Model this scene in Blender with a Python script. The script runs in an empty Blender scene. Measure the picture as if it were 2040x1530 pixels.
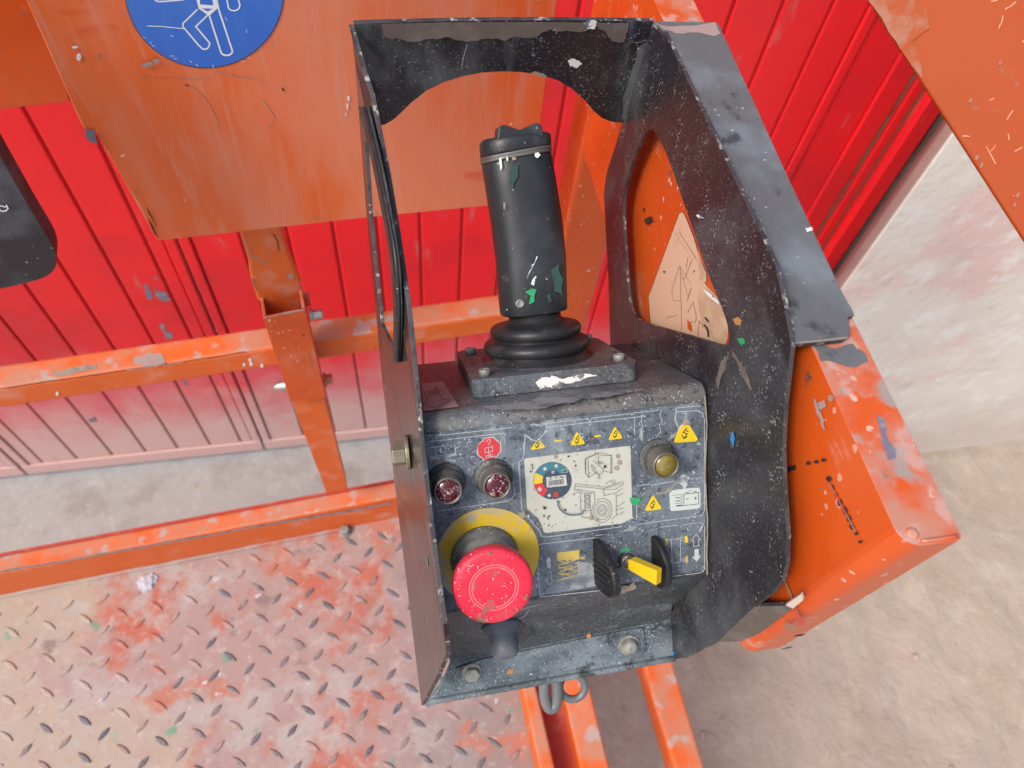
import bpy, bmesh, math, random
from mathutils import Vector, Matrix, noise
from mathutils.geometry import tessellate_polygon
import numpy as np
random.seed(7)
S = bpy.context.scene
COL = S.collection
# ------------------------------------------------------------------ camera
F, CX, CY = 1500.0, 1020.0, 765.0
def nrm(v): v = np.array(v, float); return v / np.linalg.norm(v)
_z = -nrm([-149, -935, -F]); _x = nrm([7361, 1233.41, -F]); _x = nrm(_x - _z * _x.dot(_z)); _y = np.cross(_z, _x)
R = np.array([_x, _y, _z])                       # camera -> world
cam = bpy.data.cameras.new('camera'); co = bpy.data.objects.new('camera', cam); COL.objects.link(co)
cam.sensor_width = 36; cam.lens = 36 * F / 2040; cam.clip_start = .01; cam.clip_end = 200
co.matrix_world = Matrix(R.tolist()).to_4x4()
cam.dof.use_dof = True; cam.dof.focus_distance = .43; cam.dof.aperture_fstop = 13
S.camera = co
# ------------------------------------------------------------------ light
W = bpy.data.worlds.new('World'); S.world = W; W.use_nodes = True
nt = W.node_tree; bg = nt.nodes['Background']
sky = nt.nodes.new('ShaderNodeTexSky'); sky.sky_type = 'NISHITA'; sky.sun_disc = False
SUN_EL, SUN_AZ = math.radians(50), math.radians(246)      # compass angle from +Y, clockwise
sky.sun_elevation = SUN_EL; sky.sun_rotation = SUN_AZ; sky.dust_density = 4; sky.air_density = 1.0
nt.links.new(sky.outputs[0], bg.inputs[0]); bg.inputs[1].default_value = .12
sd = Vector((math.sin(SUN_AZ) * math.cos(SUN_EL), math.cos(SUN_AZ) * math.cos(SUN_EL), math.sin(SUN_EL)))
sl = bpy.data.lights.new('sun', 'SUN'); sl.energy = 1.5; sl.angle = math.radians(15); sl.color = (1, .95, .88)
so = bpy.data.objects.new('sun', sl); COL.objects.link(so); so.rotation_euler = sd.to_track_quat('Z', 'Y').to_euler()
S.view_settings.view_transform = 'Standard'; S.view_settings.look = 'None'; S.view_settings.gamma = 1
S.view_settings.exposure = 0.66
S.cycles.max_bounces = 8

# ------------------------------------------------------------------ geometry of the place
def ray(px, py): return R @ np.array([px - CX, -(py - CY), -F]) / F
def atX(p, v): r = ray(*p); return r * v / r[0]
def atY(p, v): r = ray(*p); return r * v / r[1]
def atZ(p, v): r = ray(*p); return r * v / r[2]
def plane(pt, nm):                                # surface map: pixel, lift above plane -> world point
    nm = nrm(nm); pt = np.array(pt, float)
    def f(px, py, h=0.0):
        r = ray(px, py); return r * (nm.dot(pt) + h) / nm.dot(r)
    f.n = nm
    return f
# frame of the control box: x along it, u up its face, w out of its face
B = np.array([[.99725003, .04395428, -.05966911], [-.07324358, .707336, -.70307265], [.01130306, .7055096, .70861022]])
O = ray(1150, 970) * .415
def bw(x, u, w): return O + B @ np.array([x, u, w])
def bx(px, py, ax, val):
    r = B.T @ ray(px, py); o = B.T @ (-O); return o + r * (val - o[ax]) / r[ax]
FACE = plane(O, B[:, 2])
XR = .0768

# ------------------------------------------------------------------ materials
def L(kind, col, amt=1., sc=20., lo=.5, hi=.6, det=4., st=None, rot=None, size=.3, rough=None, z0=0, z1=0, pw=3, dist=0., st0=(1, 0, 0)):
    return dict(kind=kind, st0=st0, col=col, amt=amt, sc=sc, lo=lo, hi=hi, det=det, st=st, rot=rot, size=size, rough=rough, z0=z0, z1=z1, pw=pw, dist=dist)
MATS = {}
def mat(name, base, rough=.5, metal=0., layers=(), bump=None, spec=.5, coat=0., trans=0., ior=1.45):
    m = bpy.data.materials.new(name); m.use_nodes = True; t = m.node_tree; N = t.nodes; K = t.links.new
    b = N['Principled BSDF']; b.inputs['Metallic'].default_value = metal; b.inputs['Specular IOR Level'].default_value = spec
    b.inputs['Coat Weight'].default_value = coat; b.inputs['Coat Roughness'].default_value = .15
    b.inputs['Transmission Weight'].default_value = trans; b.inputs['IOR'].default_value = ior
    geo = N.new('ShaderNodeNewGeometry')
    def coords(l, off):
        mp = N.new('ShaderNodeMapping'); K(geo.outputs['Position'], mp.inputs[0])
        mp.inputs['Location'].default_value = (off, off * .7, -off)
        if l['st']: mp.inputs['Scale'].default_value = l['st']
        if l['rot']: mp.inputs['Rotation'].default_value = l['rot']
        return mp.outputs[0]
    def mr(sock, lo, hi):
        n = N.new('ShaderNodeMapRange'); n.interpolation_type = 'SMOOTHSTEP'; K(sock, n.inputs[0])
        n.inputs[1].default_value = lo; n.inputs[2].default_value = hi; return n.outputs[0]
    def math_(op, a, bb):
        n = N.new('ShaderNodeMath'); n.operation = op
        for i, v in enumerate((a, bb)):
            if hasattr(v, 'links'): K(v, n.inputs[i])
            else: n.inputs[i].default_value = v
        return n.outputs[0]
    col = rg = None
    c0 = N.new('ShaderNodeRGB'); c0.outputs[0].default_value = (*base, 1); col = c0.outputs[0]
    v0 = N.new('ShaderNodeValue'); v0.outputs[0].default_value = rough; rg = v0.outputs[0]
    for i, l in enumerate(layers):
        off = 3.17 * (i + 1) + (hash_(name) % 97) * .31
        if l['kind'] in 'nz':
            n = N.new('ShaderNodeTexNoise'); K(coords(l, off), n.inputs['Vector']); n.inputs['Scale'].default_value = l['sc']
            n.inputs['Detail'].default_value = l['det']; n.inputs['Roughness'].default_value = .62; n.inputs['Distortion'].default_value = l['dist']
            if l['kind'] == 'n': f = mr(n.outputs[0], l['lo'], l['hi'])
            else:
                sp = N.new('ShaderNodeSeparateXYZ'); K(geo.outputs['Position'], sp.inputs[0])
                zz = math_('ADD', sp.outputs[2], math_('MULTIPLY', math_('SUBTRACT', n.outputs[0], .5), l['size']))
                f = mr(zz, l['z0'], l['z1'])
        elif l['kind'] == 'v':
            n = N.new('ShaderNodeTexVoronoi'); n.inputs['Scale'].default_value = l['sc']; cv = coords(l, off)
            nz = N.new('ShaderNodeTexNoise'); K(cv, nz.inputs['Vector']); nz.inputs['Scale'].default_value = l['sc'] * 1.6; nz.inputs['Detail'].default_value = 2
            va = N.new('ShaderNodeVectorMath'); va.operation = 'SCALE'; K(nz.outputs['Color'], va.inputs[0]); va.inputs['Scale'].default_value = .9 / l['sc']
            vb = N.new('ShaderNodeVectorMath'); vb.operation = 'ADD'; K(cv, vb.inputs[0]); K(va.outputs[0], vb.inputs[1]); K(vb.outputs[0], n.inputs['Vector'])
            nk = N.new('ShaderNodeTexNoise'); K(cv, nk.inputs['Vector']); nk.inputs['Scale'].default_value = l['sc'] * .055; nk.inputs['Detail'].default_value = 4
            sp = N.new('ShaderNodeSeparateColor'); K(n.outputs['Color'], sp.inputs[0])
            lim = math_('MULTIPLY', math_('POWER', sp.outputs[0], l['pw']), l['size'])
            f = math_('MULTIPLY', mr(math_('SUBTRACT', lim, n.outputs['Distance']), 0., .07), mr(nk.outputs[0], .40, .62))
        elif l['kind'] == 'g':
            n = N.new('ShaderNodeTexNoise'); K(coords(l, off), n.inputs['Vector']); n.inputs['Scale'].default_value = l['sc']; n.inputs['Detail'].default_value = l['det']; n.inputs['Roughness'].default_value = .62
            dt = N.new('ShaderNodeVectorMath'); dt.operation = 'DOT_PRODUCT'; K(geo.outputs['Position'], dt.inputs[0]); dt.inputs[1].default_value = l['st0']
            f = mr(math_('ADD', dt.outputs['Value'], math_('MULTIPLY', math_('SUBTRACT', n.outputs[0], .5), l['size'])), l['z0'], l['z1'])
        elif l['kind'] == 'u':
            sp = N.new('ShaderNodeSeparateXYZ'); K(geo.outputs['Normal'], sp.inputs[0])
            n = N.new('ShaderNodeTexNoise'); K(coords(l, off), n.inputs['Vector']); n.inputs['Scale'].default_value = l['sc']; n.inputs['Detail'].default_value = 5
            f = math_('MULTIPLY', mr(sp.outputs[2], .55, .9), mr(n.outputs[0], l['lo'], l['hi']))
        f = math_('MULTIPLY', f, l['amt'])
        mx = N.new('ShaderNodeMix'); mx.data_type = 'RGBA'; K(f, mx.inputs[0]); K(col, mx.inputs[6]); mx.inputs[7].default_value = (*l['col'], 1); col = mx.outputs[2]
        if l['rough'] is not None:
            m2 = N.new('ShaderNodeMix'); K(f, m2.inputs[0]); K(rg, m2.inputs[2]); m2.inputs[3].default_value = l['rough']; rg = m2.outputs[0]
    K(col, b.inputs['Base Color']); K(rg, b.inputs['Roughness'])
    if bump:
        h = None
        for sc, w in bump[0]:
            n = N.new('ShaderNodeTexNoise'); K(geo.outputs['Position'], n.inputs['Vector']); n.inputs['Scale'].default_value = sc; n.inputs['Detail'].default_value = 4
            x = math_('MULTIPLY', n.outputs[0], w); h = x if h is None else math_('ADD', h, x)
        bp = N.new('ShaderNodeBump'); K(h, bp.inputs['Height']); bp.inputs['Strength'].default_value = bump[1]; bp.inputs['Distance'].default_value = bump[2]
        K(bp.outputs[0], b.inputs['Normal'])
    MATS[name] = m
    return m
def hash_(s): return sum((i + 1) * ord(c) for i, c in enumerate(s))

SPK = L('v', (.50, .54, .56), .8, 900, size=.50, pw=2.8, rough=.7)
GRIT = L('n', (.27, .31, .34), .6, 480, .56, .72, 3)
GRIT2 = L('n', (.012, .014, .018), .7, 300, .56, .68, 4)         # overspray mist
SPK2 = L('v', (.55, .57, .57), .8, 260, size=.30, pw=8, rough=.7)
black = mat('black_paint', (.020, .018, .022), .34, layers=[
    L('n', (.062, .068, .076), .85, 13, .44, .68, 7, rough=.5, dist=.6), L('n', (.125, .145, .155), .8, 9, .52, .68, 8, rough=.6, st=(1, .5, .5), rot=(.8, .1, .3)),
    L('n', (.17, .21, .26), .7, 26, .58, .72, 8, st=(1.3, .22, .22), rot=(.8, .1, .3), rough=.6), L('n', (.15, .115, .095), .8, 22, .66, .71, 7, rough=.7),
    L('n', (.16, .165, .175), .4, 500, .58, .72, 2), L('v', (.42, .43, .43), .7, 800, size=.5, pw=3.4)], bump=([(900, .6), (120, .5)], .22, .001))
gloss = mat('glossy_black_paint', (.034, .024, .024), .24, layers=[L('n', (.05, .045, .045), .7, 12, .45, .7, 5), L('n', (.3, .28, .27), .7, 60, .69, .74, 7, st=(1, 1, .35)), L('v', (.4, .4, .4), .7, 700, size=.4, pw=5)], bump=([(40, 1)], .05, .001))
blackedge = mat('worn_black_edge', (.055, .05, .052), .55, layers=[L('n', (.025, .025, .03), .9, 90, .47, .6, 6), L('n', (.42, .40, .38), .85, 140, .56, .66, 6)], bump=([(500, 1)], .3, .001))
flange_m = mat('weathered_grey_paint', (.12, .125, .13), .55, layers=[
    L('n', (.2, .235, .26), .8, 25, .42, .7, 6), L('n', (.035, .033, .04), .85, 38, .57, .68, 6), L('n', (.36, .36, .34), .7, 15, .68, .78, 5),
    L('v', (.6, .6, .58), .8, 300, size=.3, pw=5)], bump=([(700, .6), (90, .6)], .25, .001))
primer = mat('bare_primer', (.13, .105, .095), .5, layers=[L('n', (.2, .17, .15), .6, 50, .45, .65, 5), L('v', (.5, .48, .46), .7, 350, size=.3, pw=5)])
housing_m = mat('dusty_black_housing', (.048, .056, .066), .5, layers=[
    L('n', (.10, .125, .15), .8, 20, .42, .68, 6), L('n', (.17, .19, .2), .7, 70, .55, .72, 6), L('u', (.2, .18, .165), .6, 30, .3, .6),
    L('n', (.02, .02, .026), .6, 34, .58, .68, 5), GRIT2, GRIT, SPK, SPK2], bump=([(800, .5), (100, .6)], .25, .001))
face_m = mat('dusty_control_face', (.075, .092, .115), .5, layers=[
    L('n', (.16, .195, .23), .85, 24, .40, .66, 6), L('n', (.28, .31, .32), .65, 46, .56, .74, 7), L('n', (.16, .145, .13), .6, 18, .62, .72, 6),
    L('n', (.02, .022, .03), .6, 60, .57, .66, 6), L('n', (.30, .345, .36), .65, 14, .54, .70, 9, st=(1, .6, .6), dist=1.), L('n', (.20, .19, .17), .6, 9, .58, .70, 8), GRIT2, GRIT, SPK, SPK2], bump=([(600, .6), (130, .6)], .3, .001))
lip_m = mat('dusty_bracket_steel', (.085, .11, .125), .55, layers=[
    L('n', (.19, .23, .25), .8, 26, .42, .64, 6), L('n', (.02, .028, .036), .85, 40, .54, .64, 6), L('n', (.3, .31, .3), .6, 90, .6, .72, 6),
    L('v', (.1, .3, .55), .7, 40, size=.10, pw=3), GRIT2, GRIT, SPK, SPK2], bump=([(700, .6), (110, .7)], .3, .001))
rubber = mat('black_rubber', (.02, .021, .024), .42, layers=[L('n', (.08, .085, .09), .7, 40, .5, .72, 6, rough=.6), L('v', (.4, .4, .38), .7, 500, size=.35, pw=5)], bump=([(900, .4), (150, .5)], .15, .0008))
trim_m = mat('dull_trim_rubber', (.022, .026, .026), .75, layers=[L('n', (.07, .08, .075), .8, 60, .5, .68, 6), L('v', (.4, .42, .4), .6, 500, size=.3, pw=6)])
grip_m = mat('worn_black_grip', (.020, .022, .026), .45, layers=[
    L('n', (.055, .06, .07), .7, 18, .48, .7, 8, rough=.5), L('n', (.12, .12, .11), .6, 90, .62, .72, 8), L('n', (.02, .075, .055), .85, 34, .62, .67, 5), L('v', (.55, .55, .5), .9, 300, size=.2, pw=7),
    L('n', (.5, .5, .45), .9, 55, .715, .74, 6, st=(1.4, .5, .5))], bump=([(900, .5), (60, .6)], .12, .001))
orange = mat('orange_paint', (.60, .088, .010), .35, layers=[
    L('n', (.50, .062, .007), .6, 12, .45, .68, 7), L('n', (.60, .21, .12), .6, 16, .56, .76, 8, rough=.55), L('n', (.60, .3, .22), .6, 70, .60, .72, 8, st=(1, .4, 1)), L('n', (.13, .085, .06), .9, 60, .665, .70, 6),
    L('v', (.68, .52, .42), .8, 200, size=.4, pw=5), L('n', (.2, .13, .1), .6, 220, .63, .70, 5), L('u', (.46, .225, .165), .85, 34, .34, .62, rough=.75), L('u', (.5, .33, .29), .7, 90, .52, .66, rough=.8), L('u', (.27, .31, .29), .8, 42, .55, .66), L('u', (.55, .09, .02), .7, 55, .57, .65)], bump=([(300, .5), (40, .5)], .12, .001), coat=.12)
orange2 = mat('orange_plate_paint', (.34, .052, .004), .55, spec=.25, layers=[L('n', (.29, .042, .004), .6, 9, .45, .7, 7), L('n', (.36, .09, .03), .45, 13, .55, .74, 9), L('n', (.2, .13, .1), .6, 60, .64, .70, 7)], bump=([(200, .5)], .06, .001))
softfade = mat('soft_pale_scratch', (.60, .27, .17), .6, layers=[L('n', (.66, .16, .06), .9, 60, .45, .6, 6)])
palefade = mat('faded_pale_orange', (.34, .15, .095), .65, spec=.25, layers=[L('n', (.34, .058, .008), .9, 30, .44, .60, 9)])
orangep = mat('faded_orange_sheet', (.72, .125, .022), .4, layers=[
    L('n', (.70, .225, .125), .85, 9, .36, .62, 6, st=(1.6, 1, .45), rot=(0, .25, 0), rough=.55),
    L('n', (.64, .3, .22), .5, 60, .5, .75, 6, st=(2.5, 1, .2), rot=(0, .22, 0)),
    L('n', (.6, .06, .006), .8, 12, .6, .7, 5, dist=.8), L('n', (.2, .14, .11), .8, 60, .71, .74, 5), L('v', (.8, .66, .55), .8, 70, size=.15, pw=6)], bump=([(200, .5), (20, .6)], .06, .001))
dusty_orange = mat('dusty_orange_tube', (.66, .122, .018), .45, layers=[
    L('n', (.6, .09, .01), .5, 18, .5, .7, 5), L('n', (.62, .32, .24), .55, 22, .5, .72, 6), L('n', (.14, .1, .08), .9, 80, .69, .73, 5),
    L('u', (.46, .215, .135), .85, 24, .3, .62, rough=.8), L('u', (.40, .36, .33), .7, 34, .58, .66), L('n', (.3, .36, .34), .7, 30, .69, .72, 5)], bump=([(250, .6)], .12, .001))
darkred = mat('dull_red_paint', (.42, .05, .03), .6, layers=[L('n', (.5, .2, .16), .6, 25, .5, .7, 6)])
door_red = mat('red_door_paint', (.78, .016, .022), .38, layers=[
    L('n', (.66, .016, .028), .6, 5, .45, .68, 6), L('n', (.66, .07, .09), .5, 30, .6, .8, 6, st=(1, 1, .2)),
    L('n', (.3, .2, .24), .85, 16, .735, .75, 6),
    L('n', (.5, .02, .03), .6, 2.2, .5, .64, 8), L('z', (.60, .16, .19), .8, 9, z0=-1.50, z1=-1.82, size=.40, rough=.8), L('z', (.60, .41, .38), .92, 8, z0=-1.70, z1=-2.0, size=.42, rough=.9), L('n', (.40, .2, .19), .5, 26, .62, .72, 8, st=(1, 1, .25))], bump=([(60, .6), (8, .6)], .06, .002))
door_dark = mat('door_seam_red', (.5, .010, .014), .5, layers=[L('z', (.36, .25, .21), .9, 8, z0=-1.6, z1=-1.95, size=.25)])
rustbrown = mat('rusty_trim', (.30, .16, .11), .7, layers=[L('n', (.5, .05, .05), .8, 30, .5, .65, 5)])
plaster = mat('pink_white_plaster', (.76, .71, .64), .85, layers=[
    L('n', (.76, .54, .49), .85, 1.8, .49, .60, 6), L('n', (.58, .51, .44), .5, 6, .55, .75, 8), L('n', (.84, .82, .78), .7, 12, .52, .64, 9), L('n', (.5, .42, .35), .5, 40, .62, .72, 7),
    L('z', (.56, .46, .39), .7, 6, z0=-1.7, z1=-2.1, size=.4)], bump=([(40, .8), (8, 1)], .45, .008))
gap_m = mat('dark_gap_dirt', (.035, .022, .02), .9)  # near-black colour stands in for the shade inside the open gap
reveal_m = mat('grimy_pink_reveal', (.30, .20, .185), .85, layers=[L('n', (.11, .08, .07), .8, 5, .48, .62, 7, st=(1, 1, .3)), L('n', (.34, .21, .2), .7, 9, .52, .66, 7)], bump=([(40, 1)], .3, .005))  # grimy pink plaster, colour darkened so the sun-facing reveal looks shaded
chip_m = mat('pale_blue_chip', (.46, .46, .52), .9, layers=[L('n', (.22, .2, .22), .8, 90, .56, .64, 6)], bump=([(150, 1)], .5, .003))
concrete = mat('grey_concrete', (.345, .335, .325), .85, layers=[L('n', (.42, .41, .40), .6, 60, .5, .68, 7), L('n', (.27, .25, .235), .5, 45, .58, .7, 8), L('n', (.25, .23, .21), .7, 8, .5, .7, 6), L('n', (.42, .41, .39), .6, 22, .57, .72, 6), L('n', (.2, .16, .12), .6, 5, .68, .78, 5)], bump=([(80, .6), (15, .6)], .25, .003))
dirt = mat('pale_dirt', (.385, .318, .262), .95, layers=[L('n', (.355, .285, .225), .85, 3.0, .42, .62, 9), L('n', (.44, .375, .315), .7, 11, .50, .68, 9), L('n', (.34, .26, .21), .55, 26, .58, .74, 9), L('n', (.52, .45, .385), .45, 70, .58, .72, 6), L('n', (.28, .22, .18), .5, 120, .62, .72, 5)], bump=([(20, 1.), (70, .45), (200, .2)], .6, .014))
stone_m = mat('pebble_stone', (.45, .36, .30), .95, layers=[L('n', (.36, .29, .25), .9, 9, .4, .6, 4)], bump=([(90, 1)], .4, .004))
deck_m = mat('paint_splattered_deck', (.36, .245, .225), .7, layers=[
    L('n', (.44, .105, .055), .85, 8, .50, .61, 8, dist=.6), L('n', (.40, .35, .33), .8, 11, .50, .63, 8),
    L('g', (.235, .195, .185), .75, 7, det=9, size=.7, z0=-.10, z1=.16), L('n', (.44, .15, .09), .75, 13, .56, .63, 8), L('g', (.40, .33, .265), .92, 7, det=9, size=.95, st0=(-1, -.55, 0), z0=.17, z1=.32),
    L('n', (.38, .36, .345), .6, 20, .56, .66, 8), L('n', (.16, .125, .11), .6, 14, .60, .68, 8), L('n', (.13, .27, .195), .75, 20, .655, .69, 7), L('v', (.10, .32, .2), .9, 40, size=.3, pw=5),
    L('v', (.5, .56, .62), .9, 50, size=.3, pw=5), L('v', (.05, .08, .12), .8, 60, size=.25, pw=5), L('n', (.5, .43, .39), .5, 70, .52, .72, 7), L('n', (.2, .15, .13), .5, 130, .60, .70, 5)], bump=([(160, .6), (30, .5)], .2, .002))
lug_m = mat('worn_tread_steel', (.165, .16, .175), .5, metal=.15, layers=[L('n', (.42, .29, .25), .85, 14, .47, .60, 6), L('n', (.06, .06, .075), .6, 60, .5, .65, 5)])
lug2 = mat('half_painted_tread', (.30, .22, .21), .6, layers=[L('n', (.16, .15, .165), .9, 40, .48, .58, 7)])
zinc = mat('zinc_bolt', (.5, .48, .44), .38, metal=.85, layers=[L('n', (.3, .26, .2), .7, 120, .5, .7, 5, rough=.7)])
dustbolt = mat('dusty_bolt', (.3, .31, .29), .6, metal=.3, layers=[L('n', (.17, .165, .14), .8, 150, .45, .65, 5), L('n', (.42, .34, .16), .7, 60, .62, .7, 4)], bump=([(500, 1)], .3, .001))
brass = mat('brassy_bolt', (.30, .275, .19), .42, metal=.7, layers=[L('n', (.2, .18, .14), .7, 120, .5, .7, 5)])
chrome = mat('dull_bezel_metal', (.2, .185, .165), .4, metal=.6, layers=[L('n', (.12, .11, .1), .8, 90, .45, .65, 5, rough=.7), SPK2])
bezel_m = mat('dusty_bezel_nut', (.06, .062, .064), .6, layers=[L('n', (.17, .17, .155), .8, 80, .45, .66, 6), SPK])
lens_red = mat('dark_red_lens', (.075, .006, .012), .2, layers=[L('v', (.6, .52, .55), .9, 1100, size=.7, pw=2, rough=.7), L('n', (.4, .33, .32), .8, 150, .56, .68, 6, rough=.6)], coat=.4)
lens_yel = mat('olive_yellow_lens', (.16, .125, .012), .2, layers=[L('v', (.5, .5, .4), .9, 1000, size=.6, pw=3), L('n', (.25, .21, .08), .7, 150, .5, .7, 5)], coat=.4)
red_btn = mat('red_plastic', (.70, .022, .055), .5, layers=[L('n', (.62, .07, .10), .6, 40, .45, .7, 5), L('v', (.85, .7, .68), .95, 900, size=.42, pw=4), L('v', (.82, .66, .64), .9, 420, size=.3, pw=5), L('n', (.32, .2, .15), .85, 60, .66, .70, 6), L('n', (.3, .18, .12), .9, 75, .70, .73, 5)])
red_ring = mat('scuffed_red_ring', (.66, .17, .18), .5, layers=[L('v', (.85, .7, .68), .95, 900, size=.42, pw=4)])
yel_disc = mat('yellow_disc_print', (.58, .40, .02), .5, layers=[L('n', (.33, .33, .28), .85, 45, .52, .60, 6), L('n', (.28, .16, .09), .8, 80, .62, .66, 6), L('n', (.5, .38, .10), .6, 90, .5, .6, 5), L('v', (.05, .05, .05), .8, 250, size=.25, pw=6), L('v', (.8, .8, .7), .8, 300, size=.25, pw=5)])
yel_plastic = mat('yellow_plastic', (.66, .44, .01), .36, layers=[L('n', (.5, .36, .09), .7, 90, .56, .7, 5), L('n', (.04, .03, .02), .9, 180, .72, .74, 4)])
greyrub = mat('grey_rubber_plug', (.085, .10, .125), .55, layers=[L('n', (.15, .16, .17), .7, 70, .5, .7, 5), L('v', (.4, .4, .4), .6, 500, size=.3, pw=6)])
greypl = mat('dusty_grey_collar', (.12, .12, .115), .55, layers=[L('n', (.25, .24, .22), .8, 50, .45, .65, 5), SPK])
pl_fin = mat('black_plastic_guard', (.014, .014, .016), .38, layers=[L('n', (.09, .085, .08), .7, 80, .56, .72, 6), L('v', (.4, .4, .4), .6, 500, size=.3, pw=6)])
cable_m = mat('grey_steel_hook', (.17, .18, .185), .5, metal=.3, layers=[L('n', (.3, .28, .25), .6, 60, .5, .7, 5)])
# print
WEAR = L('n', (.10, .125, .15), .85, 130, .57, .66, 6)
w_line = mat('white_print', (.44, .48, .50), .6, layers=[L('n', (.12, .145, .17), .9, 90, .55, .66, 6)])
w_stick = mat('cream_sticker', (.47, .48, .42), .6, layers=[L('n', (.40, .40, .34), .7, 30, .48, .68, 8), L('n', (.3, .31, .29), .6, 200, .60, .72, 5), L('v', (.1, .085, .07), .9, 500, size=.5, pw=4), L('v', (.16, .11, .08), .8, 110, size=.16, pw=7), L('n', (.28, .26, .2), .8, 60, .68, .73, 5)])
b_stick = mat('white_battery_sticker', (.50, .55, .53), .6, layers=[L('n', (.4, .44, .42), .6, 60, .55, .7, 5), L('v', (.08, .08, .08), .8, 300, size=.25, pw=6)])
k_ink = mat('black_ink', (.03, .03, .035), .6)
g_ink = mat('grey_blue_ink', (.11, .13, .15), .6)
y_print = mat('yellow_print', (.68, .48, .01), .55, layers=[L('n', (.42, .33, .15), .8, 70, .58, .66, 5), SPK2])
y_faint = mat('worn_yellow_print', (.50, .38, .09), .6, layers=[L('n', (.12, .13, .14), .85, 90, .52, .62, 5)])
r_print = mat('red_print', (.55, .035, .045), .55, layers=[SPK, L('n', (.3, .1, .1), .6, 90, .58, .7, 5)])
t_print = mat('teal_print', (.05, .17, .21), .55, layers=[SPK2, SPK])
n_print = mat('navy_print', (.045, .065, .10), .55, layers=[SPK2, SPK])
blue_sign = mat('blue_sign', (.035, .15, .60), .36, layers=[L('n', (.07, .22, .62), .6, 14, .42, .66, 5, st=(1.5, 1, .4), rot=(0, .3, 0)), L('n', (.5, .55, .7), .7, 90, .715, .74, 5, st=(1, 1, 3)), L('v', (.7, .75, .8), .8, 60, size=.12, pw=6)])
sign_white = mat('sign_white', (.78, .8, .82), .4)
tan_stick = mat('faded_tan_sticker', (.62, .41, .29), .55, layers=[L('n', (.5, .31, .19), .8, 24, .5, .68, 5), L('n', (.16, .1, .06), .85, 70, .69, .73, 5)])
tan2 = mat('browned_sticker_paper', (.47, .31, .2), .65, layers=[L('n', (.6, .43, .30), .8, 50, .46, .64, 8), L('n', (.2, .12, .07), .8, 60, .6, .68, 7)])
tan_print = mat('faded_tan_print', (.28, .19, .13), .6)
pale_label = mat('faded_pink_label', (.36, .26, .24), .6, layers=[L('n', (.22, .17, .16), .7, 60, .5, .65, 5)])
paint_w = mat('white_paint_splash', (.72, .73, .72), .7, layers=[L('n', (.1, .1, .11), .9, 160, .55, .6, 6)])
paint_g = mat('green_paint_fleck', (.03, .3, .12), .6)
paint_o = mat('orange_rust_fleck', (.42, .2, .07), .7)
paint_b = mat('blue_paint_fleck', (.03, .2, .5), .6)
dustgrey = mat('caked_grey_dust', (.25, .27, .275), .85, layers=[L('n', (.10, .125, .15), .9, 90, .47, .62, 8), L('n', (.38, .38, .36), .6, 200, .58, .7, 5)])
dirtred = mat('grimy_red_patch', (.32, .11, .09), .7, layers=[L('n', (.6, .06, .08), .9, 260, .5, .6, 5)])
green_tint = mat('dark_green_rub', (.02, .065, .048), .55, layers=[L('n', (.03, .03, .038), .95, 110, .48, .58, 6)])
mud = mat('dry_mud', (.30, .25, .20), .9, layers=[L('n', (.2, .17, .14), .7, 150, .5, .65, 5)], bump=([(400, 1)], .5, .001))
ink_mark = mat('black_scuff', (.03, .025, .022), .6)
bluegrey = mat('chipped_primer_blue', (.17, .15, .21), .6, layers=[L('n', (.3, .26, .3), .8, 60, .5, .6, 5)])
pale_metal = mat('pale_bent_tab', (.55, .45, .38), .6)
tab_m = mat('bare_tab_steel', (.12, .105, .095), .5, metal=.3, layers=[L('n', (.2, .17, .15), .7, 40, .45, .65, 5)])
case_m = mat('black_case_plastic', (.026, .024, .03), .5, layers=[L('n', (.09, .10, .12), .8, 22, .5, .72, 6), L('v', (.6, .6, .62), .9, 220, size=.25, pw=5), SPK2], bump=([(500, 1)], .2, .001))

# ------------------------------------------------------------------ mesh helpers
def empty(name, loc=(0, 0, 0)):
    o = bpy.data.objects.new(name, None); COL.objects.link(o); o.location = Vector(loc); o.empty_display_size = .05; return o
def tag(o, label=None, cat=None, group=None, kind=None):
    for k, v in (('label', label), ('category', cat), ('group', group), ('kind', kind)):
        if v: o[k] = v
    return o
def link(name, bm, mats, parent=None, smooth=False, bevel=0., seg=2, angle=32):
    bmesh.ops.recalc_face_normals(bm, faces=bm.faces)
    me = bpy.data.meshes.new(name); bm.to_mesh(me); bm.free()
    for m in (mats if isinstance(mats, (list, tuple)) else [mats]): me.materials.append(m)
    o = bpy.data.objects.new(name, me); COL.objects.link(o)
    if parent is not None:
        o.parent = parent
        p = parent; M = Matrix.Identity(4)
        off = Vector((0, 0, 0))
        while p is not None: off += p.location; p = p.parent
        o.location = -off
    if smooth:
        for p in me.polygons: p.use_smooth = True
    if bevel:
        md = o.modifiers.new('bevel', 'BEVEL'); md.width = bevel; md.segments = seg; md.limit_method = 'ANGLE'; md.angle_limit = math.radians(angle); md.harden_normals = False
    return o
V = lambda p: Vector((float(p[0]), float(p[1]), float(p[2])))
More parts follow.
